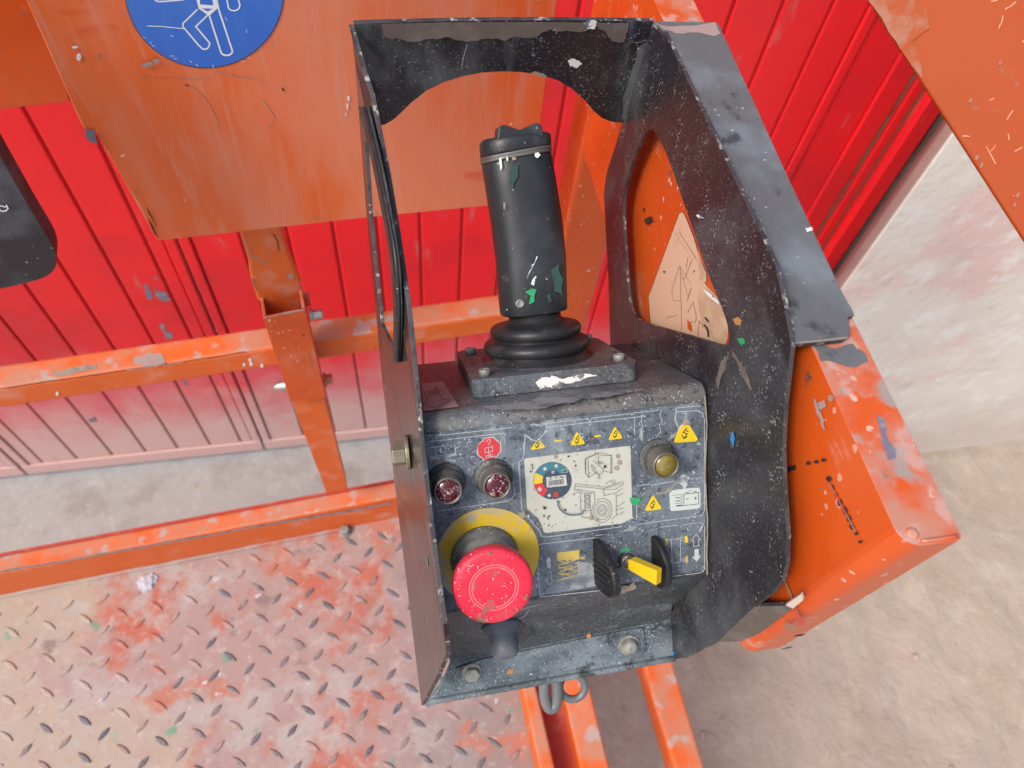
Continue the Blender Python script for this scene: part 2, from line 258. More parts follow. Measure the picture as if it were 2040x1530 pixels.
def slab_bm(bm, outer, holes, fn, tvec, side_mat=0):
    """outer/holes: lists of 3-D points (via fn), extruded by tvec"""
    loops = [[V(fn(*q)) for q in outer]] + [[V(fn(*q)) for q in h] for h in holes]
    tris = tessellate_polygon(loops); flat = [p for l in loops for p in l]
    t = V(tvec); a = [bm.verts.new(p) for p in flat]; b = [bm.verts.new(p + t) for p in flat]
    for tr in tris:
        for vs in ((a, 0), (b, 1)):
            try: bm.faces.new([vs[0][i] for i in (tr if vs[1] else tr[::-1])])
            except ValueError: pass
    k = 0
    for l in loops:
        n = len(l)
        for i in range(n):
            j = (i + 1) % n
            f = bm.faces.new((a[k + i], a[k + j], b[k + j], b[k + i])); f.material_index = side_mat
        k += n
def slab(name, outer, holes, fn, tvec, mats, parent=None, bevel=0., side_mat=0, seg=2):
    bm = bmesh.new(); slab_bm(bm, outer, holes, fn, tvec, side_mat); return link(name, bm, mats, parent, bevel=bevel, seg=seg)
def box_bm(bm, c, ax, h):
    """box: centre, three axis vectors, half sizes"""
    vs = []
    for sx in (-1, 1):
        for sy in (-1, 1):
            for sz in (-1, 1): vs.append(bm.verts.new(V(np.array(c) + sx * h[0] * np.array(ax[0]) + sy * h[1] * np.array(ax[1]) + sz * h[2] * np.array(ax[2]))))
    for f in ((0, 1, 3, 2), (4, 6, 7, 5), (0, 4, 5, 1), (2, 3, 7, 6), (0, 2, 6, 4), (1, 5, 7, 3)): bm.faces.new([vs[i] for i in f])
ID = np.eye(3)
def abox(name, lo, hi, mats, parent=None, bevel=.002, ax=ID, seg=2):
    lo, hi = np.array(lo, float), np.array(hi, float); bm = bmesh.new()
    box_bm(bm, ax.T @ ((lo + hi) / 2) if ax is not ID else (lo + hi) / 2, ax, (hi - lo) / 2); return link(name, bm, mats, parent, bevel=bevel, seg=seg)
def lathe_bm(bm, prof, c, ax, n=40, mi=None, ref=None, sx=1., cap=True):
    ax = nrm(ax); ref = np.array(ref if ref is not None else (B[:, 0] if abs(ax.dot(B[:, 0])) < .9 else B[:, 1])); e1 = nrm(ref - ax * ref.dot(ax)); e2 = np.cross(ax, e1); rings = []
    for (r, h) in prof:
        rings.append([bm.verts.new(V(np.array(c) + ax * h + (e1 * math.cos(2 * math.pi * k / n) * sx + e2 * math.sin(2 * math.pi * k / n)) * r)) for k in range(n)])
    for i in range(len(rings) - 1):
        for k in range(n):
            f = bm.faces.new((rings[i][k], rings[i][(k + 1) % n], rings[i + 1][(k + 1) % n], rings[i + 1][k])); f.smooth = True
            if mi: f.material_index = mi[i]
    if cap:
        f = bm.faces.new(rings[-1]); f.material_index = mi[-1] if mi else 0
        bm.faces.new(rings[0][::-1])
def lathe(name, prof, c, ax, mats, parent=None, n=40, mi=None, ref=None, sx=1., bevel=0.):
    bm = bmesh.new(); lathe_bm(bm, prof, c, ax, n, mi, ref, sx); return link(name, bm, mats, parent, bevel=bevel)
def hexbolt(name, c, ax, r, h, mats, parent, washer=True, dome=False):
    bm = bmesh.new()
    if washer: lathe_bm(bm, [(r * 1.45, 0), (r * 1.45, h * .18), (r * 1.4, h * .25)], c, ax, 24)
    c2 = np.array(c) + nrm(ax) * (h * .25 if washer else 0)
    lathe_bm(bm, [(r * 1.1, 0), (r * 1.1, h * .7), (r * .95, h * .8)] if not dome else [(r * 1.1, 0), (r * 1.05, h * .4), (r * .8, h * .75), (r * .4, h * .9)], c2, ax, 6 if not dome else 20)
    o = link(name, bm, mats, parent, bevel=r * .06)
    if not dome:
        for p in o.data.polygons: p.use_smooth = False
    return o
def tube(name, pts, r, mats, parent=None, n=10, flat=1., closed=False):
    pts = [np.array(p, float) for p in pts]; bm = bmesh.new(); rings = []; m = len(pts); up = np.array([.3, .2, .9])
    for i, p in enumerate(pts):
        t = nrm(pts[(i + 1) % m if closed else min(i + 1, m - 1)] - pts[(i - 1) % m if closed else max(i - 1, 0)]); a = nrm(np.cross(t, up)); b = np.cross(t, a)
        rr = r[i] if isinstance(r, (list, tuple)) else r
        rings.append([bm.verts.new(V(p + a * rr * math.cos(2 * math.pi * k / n) + b * rr * flat * math.sin(2 * math.pi * k / n))) for k in range(n)])
    for i in range(m if closed else m - 1):
        for k in range(n): bm.faces.new((rings[i][k], rings[i][(k + 1) % n], rings[(i + 1) % m][(k + 1) % n], rings[(i + 1) % m][k])).smooth = True
    if not closed: bm.faces.new(rings[0][::-1]); bm.faces.new(rings[-1])
    return link(name, bm, mats, parent)
def circ(cx, cy, rx, ry=None, n=32, a0=0, a1=360, rot=0):
    ry = ry or rx; full = abs(a1 - a0) >= 360; out = []; c, s = math.cos(math.radians(rot)), math.sin(math.radians(rot))
    for k in range(n if full else n + 1):
        t = math.radians(a0 + (a1 - a0) * k / n); x, y = rx * math.cos(t), ry * math.sin(t); out.append((cx + x * c - y * s, cy + x * s + y * c))
    return out
def smooth_path(pts, k=3, closed=False):
    for _ in range(k):
        out = [] if closed else [pts[0]]; n = len(pts)
        for i in range(n if closed else n - 1):
            a, b = np.array(pts[i], float), np.array(pts[(i + 1) % n], float); out += [tuple(a * .75 + b * .25), tuple(a * .25 + b * .75)]
        pts = out if closed else out + [pts[-1]]
    return pts
def ragged(pts, amp, k=3, seed=1, closed=True):
    rnd = random.Random(seed)
    for _ in range(k):
        out = []; n = len(pts)
        for i in range(n if closed else n - 1):
            a, b = pts[i], pts[(i + 1) % n]; L_ = math.hypot(b[0] - a[0], b[1] - a[1]) * amp
            out += [a, ((a[0] + b[0]) / 2 + rnd.uniform(-L_, L_), (a[1] + b[1]) / 2 + rnd.uniform(-L_, L_))]
        pts = out if closed else out + [pts[-1]]
    return pts
def round_c(pts, r=.14):
    out = []; n = len(pts)
    for i in range(n):
        a, p, b = (np.array(pts[(i + k) % n], float) for k in (-1, 0, 1)); s0, s1 = p + (a - p) * r, p + (b - p) * r
        out += [tuple(s0), tuple((s0 + s1) / 4 + p / 2), tuple(s1)]
    return out
class Decal:
    """flat print laid on a real surface; every mark sits a hair above the one before"""
    def __init__(s, name, fn, lift=.00025, step=.00004): s.name, s.fn, s.h, s.step, s.bm, s.mats = name, fn, lift, step, bmesh.new(), []
    def mi(s, m):
        if m not in s.mats: s.mats.append(m)
        return s.mats.index(m)
    def poly(s, pts, m):
        s.h += s.step; lp = [V(s.fn(p[0], p[1], s.h)) for p in pts]; k = s.mi(m); vs = [s.bm.verts.new(p) for p in lp]
        for t in tessellate_polygon([[Vector((p[0], p[1], 0)) for p in pts]]):
            try: f = s.bm.faces.new([vs[i] for i in t]); f.material_index = k
            except ValueError: pass
        return s
    def line(s, pts, wd, m, closed=False):
        s.h += s.step; k = s.mi(m); n = len(pts); lv = []
        for i in range(n):
            a = np.array(pts[(i - 1) % n if closed else max(i - 1, 0)], float); b = np.array(pts[(i + 1) % n if closed else min(i + 1, n - 1)], float); p = np.array(pts[i], float)
            d1 = p - a if np.linalg.norm(p - a) > 1e-6 else b - p; d2 = b - p if np.linalg.norm(b - p) > 1e-6 else d1
            d1, d2 = nrm(d1), nrm(d2); t = d1 + d2; t = nrm(t) if np.linalg.norm(t) > .05 else d1; q = np.array([-t[1], t[0]]); c = max(.5, abs(q.dot([-d1[1], d1[0]])))
            lv.append([s.bm.verts.new(V(s.fn(*(p + q * wd / 2 / c), s.h))), s.bm.verts.new(V(s.fn(*(p - q * wd / 2 / c), s.h)))])
        for i in range(n if closed else n - 1):
            j = (i + 1) % n; f = s.bm.faces.new((lv[i][0], lv[j][0], lv[j][1], lv[i][1])); f.material_index = k
        return s
    def build(s, parent): return link(s.name, s.bm, s.mats, parent)
sc = lambda f, ox, oy: (lambda *pts: [(ox + x / f, oy + y / f) for x, y in pts])
c1, c2, c3 = sc(4.857, 1020, 800), sc(7.286, 800, 840), sc(5.1, 1040, 1020)
k1, k2, k3 = sc(2.55, 680, 0), sc(2.914, 800, 600), sc(2.914, 800, 900)
k4, k5, k6, k7, k8 = sc(2.55, 1240, 500), sc(2.55, 1240, 930), sc(2.55, 0, 0), sc(2.55, 0, 500), sc(2.55, 0, 930)
g4, g5, g6, g7, g8 = sc(5.667, 240, 0), sc(4.78, 1180, 380), sc(3.1875, 1400, 0), sc(3.4, 840, 1180), sc(4.857, 400, 420)

# ================================================================== ground, apron, wall
ZG = -2.15
bm = bmesh.new(); NX, NY = 150, 110
gv = []
for j in range(NY):
    row = []
    for i in range(NX):
        x = -1.2 + 4.4 * i / (NX - 1); y = -1.4 + 3.4 * j / (NY - 1)
        z = ZG - .012 + .020 * noise.fractal(Vector((x * 3, y * 3, .3)), .9, 2, 5) + .008 * noise.noise(Vector((x * 16, y * 16, 2)))
        row.append(bm.verts.new((x, y, z)))
    gv.append(row)
for j in range(NY - 1):
    for i in range(NX - 1): bm.faces.new((gv[j][i], gv[j][i + 1], gv[j + 1][i + 1], gv[j + 1][i])).smooth = True
tag(link('dirt_ground', bm, dirt), 'pale dry earth ground beside the lift platform', kind='structure')
bm = bmesh.new()
bmesh.ops.create_grid(bm, x_segments=2, y_segments=2, size=60)
for v in bm.verts: v.co.z = ZG - .06
tag(link('ground', bm, dirt), 'pale earth ground reaching away from the wall', kind='structure')
abox('concrete_apron', (-4, .62, ZG - .1), (.88, 1.6, ZG + .004), concrete, None, .01)['kind'] = 'structure'
bpy.data.objects['concrete_apron']['label'] = 'grey concrete strip in front of the red door'
# pebbles
bm = bmesh.new(); rnd = random.Random(3)
for i in range(420):
    x, y = rnd.uniform(.2, 3.0), rnd.uniform(-.9, .95); r = .002 + .008 * rnd.random() ** 6
    m4 = Matrix.Translation((x, y, ZG - .004 + .020 * noise.fractal(Vector((x * 3, y * 3, .3)), .9, 2, 5))) @ Matrix.Rotation(rnd.random() * 6, 4, 'Z') @ Matrix.Diagonal((r * rnd.uniform(.8, 1.5), r, r * .6, 1))
    bmesh.ops.create_icosphere(bm, subdivisions=1, radius=1, matrix=m4)
tag(link('gravel', bm, stone_m), 'loose small stones scattered over the pale dirt', kind='stuff')

# wall line
b0 = np.array([-1.0666, 1.229]); b1 = np.array([.0676, 1.1404]); WD = nrm(b1 - b0); WD3 = np.array([WD[0], WD[1], 0]); WN = np.array([-WD[1], WD[0], 0]); WDD = WN[:2].dot(b0)   # WN points away from the camera
def wall(s, z, off=0): return WD3 * s + WN * (WDD - off) + np.array([0, 0, z])     # off = towards the camera
def wall_s(p): r = ray(*p); P = r * WDD / WN.dot(r); return P.dot(WD3)
def wall_map(off): 
    return plane(wall(0, 0, off), -WN)
door = tag(empty('metal_door', wall(-.2, ZG)), 'red ribbed sheet metal double door, dusty pink at its foot', 'door')
def wbox(name, s0, s1, z0, z1, o0, o1, m, parent, bev=.003):
    bm = bmesh.new(); c = wall((s0 + s1) / 2, (z0 + z1) / 2, (o0 + o1) / 2); box_bm(bm, c, (WD3, WN, (0, 0, 1)), (abs(s1 - s0) / 2, abs(o1 - o0) / 2, abs(z1 - z0) / 2)); return link(name, bm, m, parent, bevel=bev)
left_leaf = [wall_s(p) for p in ((80, 912), (149, 904), (218, 894), (284, 886), (349, 880), (414, 873), (476, 867))]
right_leaf = [wall_s(p) for p in ((604, 861), (667, 853), (729, 847))]
while right_leaf[-1] < .70: right_leaf.append(right_leaf[-1] + .0905)
right_leaf.append(wall_s((1659, 0)))
ZT = .25
seamL, seamM = wall_s((51, 935)), wall_s((527, 886)); endR = wall_s((1742, 28))
def leaf(s0, s1, grooves, z0):
    edges = [s0 + .022] + grooves + [s1 - .022]
    for a, b in zip(edges[:-1], edges[1:]):
        wbox('panel', a + .003, b - .003, z0 + .055, ZT, -.002, .006, door_red, door, .003)
    wbox('frame', s0, s1, z0, z0 + .052, .0005, .011, door_red, door, .003)
    wbox('frame', s0, s0 + .022, z0 + .052, ZT, .0005, .010, door_red, door, .003)
    wbox('frame', s1 - .022, s1, z0 + .052, ZT, .0005, .010, door_red, door, .003)
    wbox('backing_sheet', s0, s1, z0 + .02, ZT, -.012, .0008, door_dark, door, 0)
ZB = ZG + .03
leaf(seamL + .004, seamM - .003, left_leaf, ZB); leaf(seamM + .003, endR, right_leaf, ZB)
leaf(seamL - .95, seamL - .004, [seamL - .95 + .022 + .1006 * k for k in range(1, 9)], ZB)
# frame strips to the right of the door leaf
jamb = [(endR + .004, wall_s((1792, 97)), .004, door_red), (wall_s((1792, 97)) + .003, wall_s((1815, 138)), .012, door_red), (wall_s((1817, 141)), wall_s((1824, 150)), .004, rustbrown),
        (wall_s((1825, 152)), wall_s((1834, 166)), .012, door_red), (wall_s((1835, 167)), wall_s((1841, 176)), .005, rustbrown), (wall_s((1842, 178)), wall_s((1864, 204)) - .004, .03, door_red)]
for a, b, o, m in jamb: wbox('jamb_strip', a, b, ZB - .02, ZT, -.01, o, m, door, .002)
wbox('frame_backing', endR, wall_s((1864, 204)), ZB - .02, ZT, -.03, -.012, rustbrown, door, 0)
d = Decal('paint_chip', wall_map(.0065), .0002)
for i, pp in enumerate((k6((725, 1440), (745, 1445), (775, 1500), (770, 1530), (750, 1520)), k6((780, 1440), (810, 1475), (850, 1500), (865, 1525), (820, 1530), (790, 1500)), k6((780, 1395), (800, 1400), (800, 1420), (785, 1415)),
                        k7((810, 365), (830, 370), (850, 410), (880, 435), (840, 450)), k7((1075, 345), (1090, 350), (1120, 405), (1095, 410)), k7((930, 655), (945, 660), (955, 685), (940, 680)), k7((440, 850), (480, 840), (490, 865), (460, 870)))):
    d.poly(ragged(pp, .25, 2, i), bluegrey)
d.build(door)
# plaster pier
px = wall_s((1866, 215)) + .030
pr = np.array(atY((1751, 464), .8)); ps = pr.dot(WD3); po = WDD - pr.dot(WN)
pier = empty('wall_pier', wall(px + .3, ZG)); tag(pier, 'pink and white plastered wall pier right of the red door', 'wall')
bm = bmesh.new()
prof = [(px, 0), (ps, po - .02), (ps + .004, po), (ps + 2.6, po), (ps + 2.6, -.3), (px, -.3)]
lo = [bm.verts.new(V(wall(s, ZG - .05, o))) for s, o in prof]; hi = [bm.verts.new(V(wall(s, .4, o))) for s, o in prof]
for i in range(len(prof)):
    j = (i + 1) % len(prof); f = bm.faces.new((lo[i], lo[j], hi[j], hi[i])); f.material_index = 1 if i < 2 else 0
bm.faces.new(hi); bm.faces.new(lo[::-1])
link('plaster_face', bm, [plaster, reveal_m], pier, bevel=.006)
wbox('gap_shade', px - .036, px + .004, ZG, .3, -.05, -.012, gap_m, pier, 0)  # dark strip put in as the gap's shade, not a real seal

# ================================================================== the lift platform
lift = tag(empty('lift_platform', (-.2, .25, -1.17)), 'orange scissor lift platform with paint-splashed tread plate floor and rails', 'lift platform')
ZD = -1.17
YAW = np.array([.073, .9973, 0]); YAWX = np.array([.9973, -.073, 0])
# deck
xe = atZ((1040, 1371), ZD); xe2 = atZ((1072, 1530), ZD); dx = (xe - xe2) / (xe[1] - xe2[1])
deckpts = [(-1.3, .474), tuple((xe + dx * (.474 - xe[1]))[:2]), tuple((xe2 + dx * (-.5 - xe2[1]))[:2]), (-1.3, -.5)]
deck = slab('deck', deckpts, [], lambda x, y: (x, y, ZD), (0, 0, -.006), deck_m, lift)
o0 = atZ((384, 1257), ZD); e1 = atZ((453, 1244), ZD) - o0; e2 = atZ((388, 1322), ZD) - o0; oh = atZ((421, 1281), ZD) - o0
la = atZ((398, 1267), ZD) - atZ((370, 1248), ZD); lb = atZ((433, 1269), ZD) - atZ((410, 1295), ZD)
def lug_mesh(v, m):
    l = np.linalg.norm(v) / 2 * .94; w = .0034; t = nrm(v); q = np.array([-t[1], t[0], 0]); bm = bmesh.new(); top, bot = [], []
    for k in range(12):
        a = 2 * math.pi * k / 12; c, s_ = math.cos(a), math.sin(a); sgn = 1 if s_ >= 0 else -1; yy = sgn * (1 - c * c) * 1.0
        p = t * l * c + q * w * yy * 1.15; bot.append(bm.verts.new(V(p))); top.append(bm.verts.new(V(t * l * .82 * c + q * w * .55 * yy + np.array([0, 0, .0022]))))
    for k in range(12): bm.faces.new((bot[k], bot[(k + 1) % 12], top[(k + 1) % 12], top[k]))
    bm.faces.new(top); bmesh.ops.recalc_face_normals(bm, faces=bm.faces)
    me = bpy.data.meshes.new('tread_lug'); bm.to_mesh(me); bm.free(); me.materials.append(m); return me
LUGS = {(h, m): lug_mesh(v, m) for h, v in ((0, la), (1, lb)) for m in (lug_m, deck_m, lug2)}
Ri = R.T
def proj(P): c = Ri @ np.array(P); return CX + F * c[0] / -c[2], CY - F * c[1] / -c[2]
n_l = 0
for i in range(-10, 12):
    for j in range(-5, 9):
        for h in (0, 1):
            P = o0 + e1 * i + e2 * j + (oh if h else 0); q = proj(P)
            if -190 < q[0] < 1180 and 1060 < q[1] < 1720 and P[1] < .455 and P[0] < .15 and n_l < 300:
                wx = (-P[0] - .16) / .24 + (P[1] - .37) / .08 * .6
                o = bpy.data.objects.new('tread_lug', LUGS[(h, deck_m if random.random() < wx + .1 else (lug_m if random.random() < .55 else lug2))]); COL.objects.link(o); o.parent = deck; o.location = V(P) ; n_l += 1
# toe board along the long side
TB, TF_, ZTOE = .5, .473, -1.089
abox('toe_board', (-1.3, TF_, ZD - .02), (.19, TB, ZTOE), dusty_orange, lift, .004)
abox('toe_seam', (-1.3, TB + .0005, ZTOE - .012), (.19, TB + .005, ZTOE - .002), darkred, lift, .001)
tube('weld_bead', [(x, TF_ - .002, ZD + .003 + .001 * math.sin(x * 60)) for x in np.linspace(-.62, -.05, 40)], .003, deck_m, lift, 6)
hexbolt('floor_bolt', atZ((688, 1060), ZD), (0, 0, 1), .007, .012, dustbolt, lift)
# mid rail
def zat(p, Y): return atY(p, Y)[2]
YR0 = .488
zt = zat((270, 734), YR0); zb = zat((270, 773), YR0); yb_ = None
rb = ray(270, 688); YRB = zt / rb[2] * rb[1]
rail = abox('mid_rail', (-1.3, YR0, zb), (.225, YRB, zt), dusty_orange, lift, .004)
d = Decal('grime_line', plane((0, YR0, 0), (0, -1, 0)), .0005)
d.line(ragged(k7((0, 700), (300, 655), (640, 605), (700, 596)), .02, 4, 3, False), 1.6, ink_mark).line(ragged(k7((930, 565), (1120, 535), (1250, 512)), .02, 3, 4, False), 1.5, ink_mark).line(ragged(k7((640, 604), (800, 580), (930, 566)), .03, 3, 5, False), 2.2, pale_label); d.build(rail)
d = Decal('grime_line', plane((0, TF_, 0), (0, -1, 0)), .0005)
d.line(ragged(k8((0, 535), (500, 447), (1000, 359), (1500, 271), (1990, 185)), .01, 6, 3, False), 3.2, dustgrey); d.build(lift)
d = Decal('paint_drip', plane((0, YR0, 0), (0, -1, 0)), .0004)
for i, (x, y) in enumerate(((1240, 580), (1270, 555), (1275, 575), (1330, 583), (290, 725))):
    d.poly(ragged([(p[0], p[1]) for p in circ(x / 2.55, 500 + y / 2.55, 3.2, 4.5, 7)], .15, 1, i), paint_w)
d.build(rail)
d = Decal('dirt_patch', plane((0, 0, zt), (0, 0, 1)), .0004)
for i, pp in enumerate((k7((260, 610), (380, 585), (490, 578), (490, 600), (380, 620), (280, 635)), k7((680, 540), (760, 515), (830, 530), (840, 570), (740, 590), (680, 575)))):
    d.poly(ragged(pp, .12, 3, i), mud if i == 0 else pale_label)
d.build(rail)
# centre post: lower tube, sleeve, upper strap
YS0, YS1 = .462, .487
def fpl(Y): 
    f = plane((0, Y, 0), (0, -1, 0)); return lambda a, b: f(a, b)
slab('post', [(580, 798), (646, 793), (693, 974), (651, 984)], [], fpl(.472), (0, .026, 0), dusty_orange, lift, .003)
sl_p = [(524, 634), (608, 618), (650, 793), (579, 802)]
sleeve = slab('sleeve', sl_p, [], fpl(YS0), (0, .003, 0), orange, lift, .001)
A, Bq, Cq, Dq = [atY(p, YS0) for p in sl_p]
for P, Q, sgn in ((A, Dq, 1), (Bq, Cq, -1)):
    bm = bmesh.new(); T = np.array([sgn * .003, 0, 0]); D_ = np.array([0, YS1 - YS0, 0]); E_ = np.array([0, .003, 0])
    vs = [bm.verts.new(V(x)) for x in (P + E_, P + E_ + T, Q + E_ + T, Q + E_, P + D_ , P + D_ + T, Q + D_ + T, Q + D_)]
    vs[4].co.z += .010; vs[5].co.z += .010
    for f in ((0, 1, 2, 3), (7, 6, 5, 4), (0, 4, 5, 1), (3, 2, 6, 7), (0, 3, 7, 4), (1, 5, 6, 2)): bm.faces.new([vs[i] for i in f])
    link('sleeve_side', bm, orange, lift, bevel=.0006)
up = k6((1210, 1165), (1230, 1225), (1262, 1330), (1268, 1390), (1280, 1440), (1310, 1530)) + [(522, 604), (530, 640), (604, 625), (601, 598)] + k6((1530, 1510), (1530, 1440), (1500, 1370), (1470, 1300), (1450, 1240), (1425, 1150))
slab('upper_post', up, [], fpl(.481), (0, .012, 0), dusty_orange, lift, .003)
d = Decal('chipped_paint', plane((0, .481, 0), (0, -1, 0)), .0004)
d.line(g8((425, 260), (470, 410), (500, 450), (590, 480), (640, 520)), 2.2, pale_label).line(g8((700, 220), (745, 300), (755, 390)), 2, ink_mark).line(g8((500, 660), (520, 720), (545, 770)), 3, rustbrown)
d.poly(ragged(g8((840, 620), (890, 610), (900, 650), (850, 665)), .2, 2, 4), pale_label); d.build(lift)
d = Decal('sleeve_scuff', plane((0, YS0, 0), (0, -1, 0)), .0004)
d.line(g8((1030, 1365), (1050, 1380), (1060, 1450), (1085, 1510)), 2.4, rustbrown).line(g8((985, 1195), (1000, 1215)), 2, ink_mark).line(g8((910, 1305), (930, 1312)), 1.5, ink_mark)
d.line([(525, 633.5), (608, 617.5)], 2.2, pale_label); d.build(lift)
hexbolt('bolt', atY((617, 628), .475), (1, 0, 0), .0048, .012, zinc, lift)
slab('lug', g8((995, 850), (1030, 830), (1055, 850), (1065, 925), (1020, 940)), [], fpl(.487), (0, .008, 0), dusty_orange, lift, .001)
hexbolt('bolt', atY((646, 757), .478), (1, 0, 0), .0058, .009, dusty_orange, lift)
a_ = atY((580, 766), .478); lathe('nut', [(.0075, 0), (.0075, .005), (.006, .006), (.006, .012), (.0035, .018), (.002, .019)], a_, (-1, 0, .05), zinc, lift, 16, ref=(0, 1, 0))

# big faded guard panel with the round sign
YP = .468
gp_out = [(314, 480), (188, 260), (168, 258)] + [(160, 245), (25, -60), (-10, -130)] + [(1125, -100), (1078, 243), (1060, 401), (725, 434)]
gpanel = slab('guard_panel', gp_out, [], fpl(YP), (0, .004, 0), orangep, lift, .001)
PM = plane((0, YP, 0), (0, -1, 0))
d = Decal('round_safety_sign', PM, .0004)
cc = circ(407, -18, 157.5, 152, 72, rot=14)
d.poly(circ(407, -18, 159, 153.5, 72, rot=14), k_ink).poly(cc, blue_sign)
W2 = 2.9
d.line(smooth_path(g4((300, -120), (390, 5), (440, 22), (720, -5)), 2), W2, sign_white)
d.line(g4((870, 105), (705, 265)) + g4((705, 300), (890, 520)) + circ(*g4((950, 500))[0], 9.5, 10, 10, 150, 0) + g4((1010, 490), (850, 300), (990, 165)), W2, sign_white)
d.line(g4((1000, 165), (1130, 575)) + circ(*g4((1198, 580))[0], 11.5, 8, 10, 170, 0) + g4((1262, 570), (1110, 110), (1080, -40)), W2 + .4, sign_white)
d.poly(g4((850, -40), (895, -40), (900, 50), (1050, 60), (1030, -40), (1070, -40), (1100, 90), (1000, 180), (880, 95)), sign_white)
d.poly(g4((915, 95), (1040, 98), (985, 130)), blue_sign)
d.line(g4((305, 293), (480, 300), (720, 325)), 1.7, sign_white)
d.line(g4((1195, -30), (1215, 60)) + circ(*g4((1280, 70))[0], 11.5, 9, 10, 170, 0) + g4((1350, 60), (1320, -40)), W2, sign_white)
d.poly(g4((840, 60), (845, 20), (870, 90)), blue_sign)
for i, (x, y, a, b) in enumerate(((250, 420, 30, 8), (330, 480, 25, 8), (350, 515, 40, 6), (560, 630, 50, 5), (600, 660, 40, 6), (780, 680, 30, 30), (850, 720, 30, 30), (560, 400, 40, 14), (1420, 330, 10, 40), (1180, 190, 25, 40), (1045, 730, 4, 50), (1360, 690, 40, 4))):
    d.line(g4((x, y), (x + a, y + b)), .9, sign_white)
d.build(gpanel)
d = Decal('scratch_mark', PM, .0004)
d.line(g4((225, 865), (700, 885), (1005, 890)), .8, tan_print).line(g4((1060, 805), (1300, 860), (1600, 905)), 1.2, pale_label).line(smooth_path(g4((730, 960), (900, 1040), (1000, 1180), (1100, 1400)), 2), 2.0, softfade)
d.line(smooth_path(g4((1590, 1120), (1700, 1270), (1740, 1330), (1650, 1450)), 2), 2.2, softfade).line(g4((730, 955), (770, 975)), 2.4, ink_mark).line(g4((1825, 990), (1845, 1030)), 3, ink_mark)
d.poly(k6((740, 1045), (770, 1095), (800, 1155), (818, 1188), (790, 1140), (755, 1085)), ink_mark).poly(k6((745, 1105), (775, 1145), (808, 1220), (780, 1180)), ink_mark).poly(k6((495, 290), (510, 270), (512, 285), (500, 300)), rustbrown)
for i, (x, y, a, b) in enumerate(((1770, 500, 12, 30), (1765, 540, 10, 34), (1757, 580, 8, 26), (400, 290, 22, 40), (380, 240, 34, 14), (1385, 238, 12, 12), (690, 980, 10, 14), (590, 382, 5, 5), (1620, 1112, 60, 4), (540, 760, 30, 6), (1000, 960, 14, 5), (1240, 770, 10, 10))):
    d.poly(ragged(circ(x / 2.55, y / 2.55, a / 5, b / 5, 8), .16, 1, i), paint_w if i < 5 else pale_label)
d.poly(ragged(k6((430, 655), (480, 660), (497, 735), (470, 725), (440, 705)), .1, 1, 3), bluegrey)
for i, (x, y) in enumerate(((735, 330), (795, 310), (760, 325))): d.poly(ragged(circ(x / 2.55, y / 2.55, 7, 5, 8), .2, 2, i), pale_label)
d.build(gpanel)
# second panel behind it, further left
slab('guard_panel', [(-60, 226), (140, 203), (60, -80), (-200, -80)], [], fpl(.53), (0, .004, 0), orange, lift, .001)
# corner post
cx0 = atY((1221, 0), .482)[0]; cx1 = atY((1181, 600), .482)[0]
abox('corner_post', (cx0, .482, ZD), (cx1, .52, -.1), orange, lift, .004)
# shroud on the right-hand top rail (the control box hangs on it)
ZS = -.262
F0 = atZ((1800, 1093), ZS); SX = plane(F0, -YAWX)
lowf = SX(1480, 1305); zlow = float(lowf[2])
wid = float((atZ((1920, 1076), ZS) - F0).dot(YAWX)); SL = .43
ol = circ(.009, .009, .009, .009, 6, 180, 270) + circ(wid - .002, .002, .002, .002, 3, 270, 360) + circ(wid - .002, SL - .002, .002, .002, 3, 0, 90) + circ(.003, SL - .003, .003, .003, 3, 90, 180)
shroud = slab('top_rail_shroud', ol, [], lambda x, y: F0 + YAWX * x + YAW * y, (0, 0, zlow - ZS), orange, lift, .0016, 0, 3)
rim = [F0 + YAWX * x + YAW * .0015 + np.array([0, 0, .0002]) for x in np.linspace(.008, wid - .002, 8)]
tube('end_weld', rim, .0009, orange, lift, 8)
lathe('rivet', [(.0026, -.001), (.0026, .0004), (.0018, .0010), (.0008, .0012)], F0 + YAWX * .006 + YAW * .005 + np.array([0, 0, -.0004]), nrm(np.array([-.3, -.25, 1])), orange, lift, 20)
# faded triangular warning sticker on the shroud
d = Decal('warning_sticker', SX, .0003)
st_ = smooth_path(g5((855, 205), (880, 230), (990, 510), (1010, 660), (1080, 760), (1090, 850), (1060, 880), (1180, 1000), (1240, 1110), (1285, 1230), (1295, 1380), (1265, 1470)), 1) + g5((900, 1500), (560, 1300), (535, 1010), (560, 945), (830, 215))
d.poly([(x + (-.7 if i > 12 else .9), y - .8) for i, (x, y) in enumerate(st_)], k_ink).poly(st_, tan_stick)
d.poly(ragged(g5((1000, 560), (1075, 770), (1085, 860), (1050, 885), (1160, 1000), (1230, 1110), (1280, 1235), (1290, 1380), (1262, 1462), (1180, 1440), (1040, 1290), (1010, 1000)), .06, 2, 4), tan2)
for pp in (((790, 400), (940, 640)), ((830, 400), (1000, 670)), ((815, 370), (985, 640)), ((830, 715), (770, 900), (755, 960), (770, 1045), (850, 1050)), ((830, 715), (940, 885)), ((835, 720), (850, 1330)), ((845, 780), (910, 1000), (940, 940)), ((910, 630), (890, 740)), ((950, 650), (880, 830), (850, 840)), ((960, 1060), (990, 1210), (980, 1250), (935, 1245)), ((700, 1210), (820, 1180)), ((900, 1050), (940, 920)), ((1015, 1235), (1005, 1380)), ((1020, 1240), (1050, 1300)), ((905, 1160), (955, 1060))):
    d.line(g5(*pp), .8, tan_print)
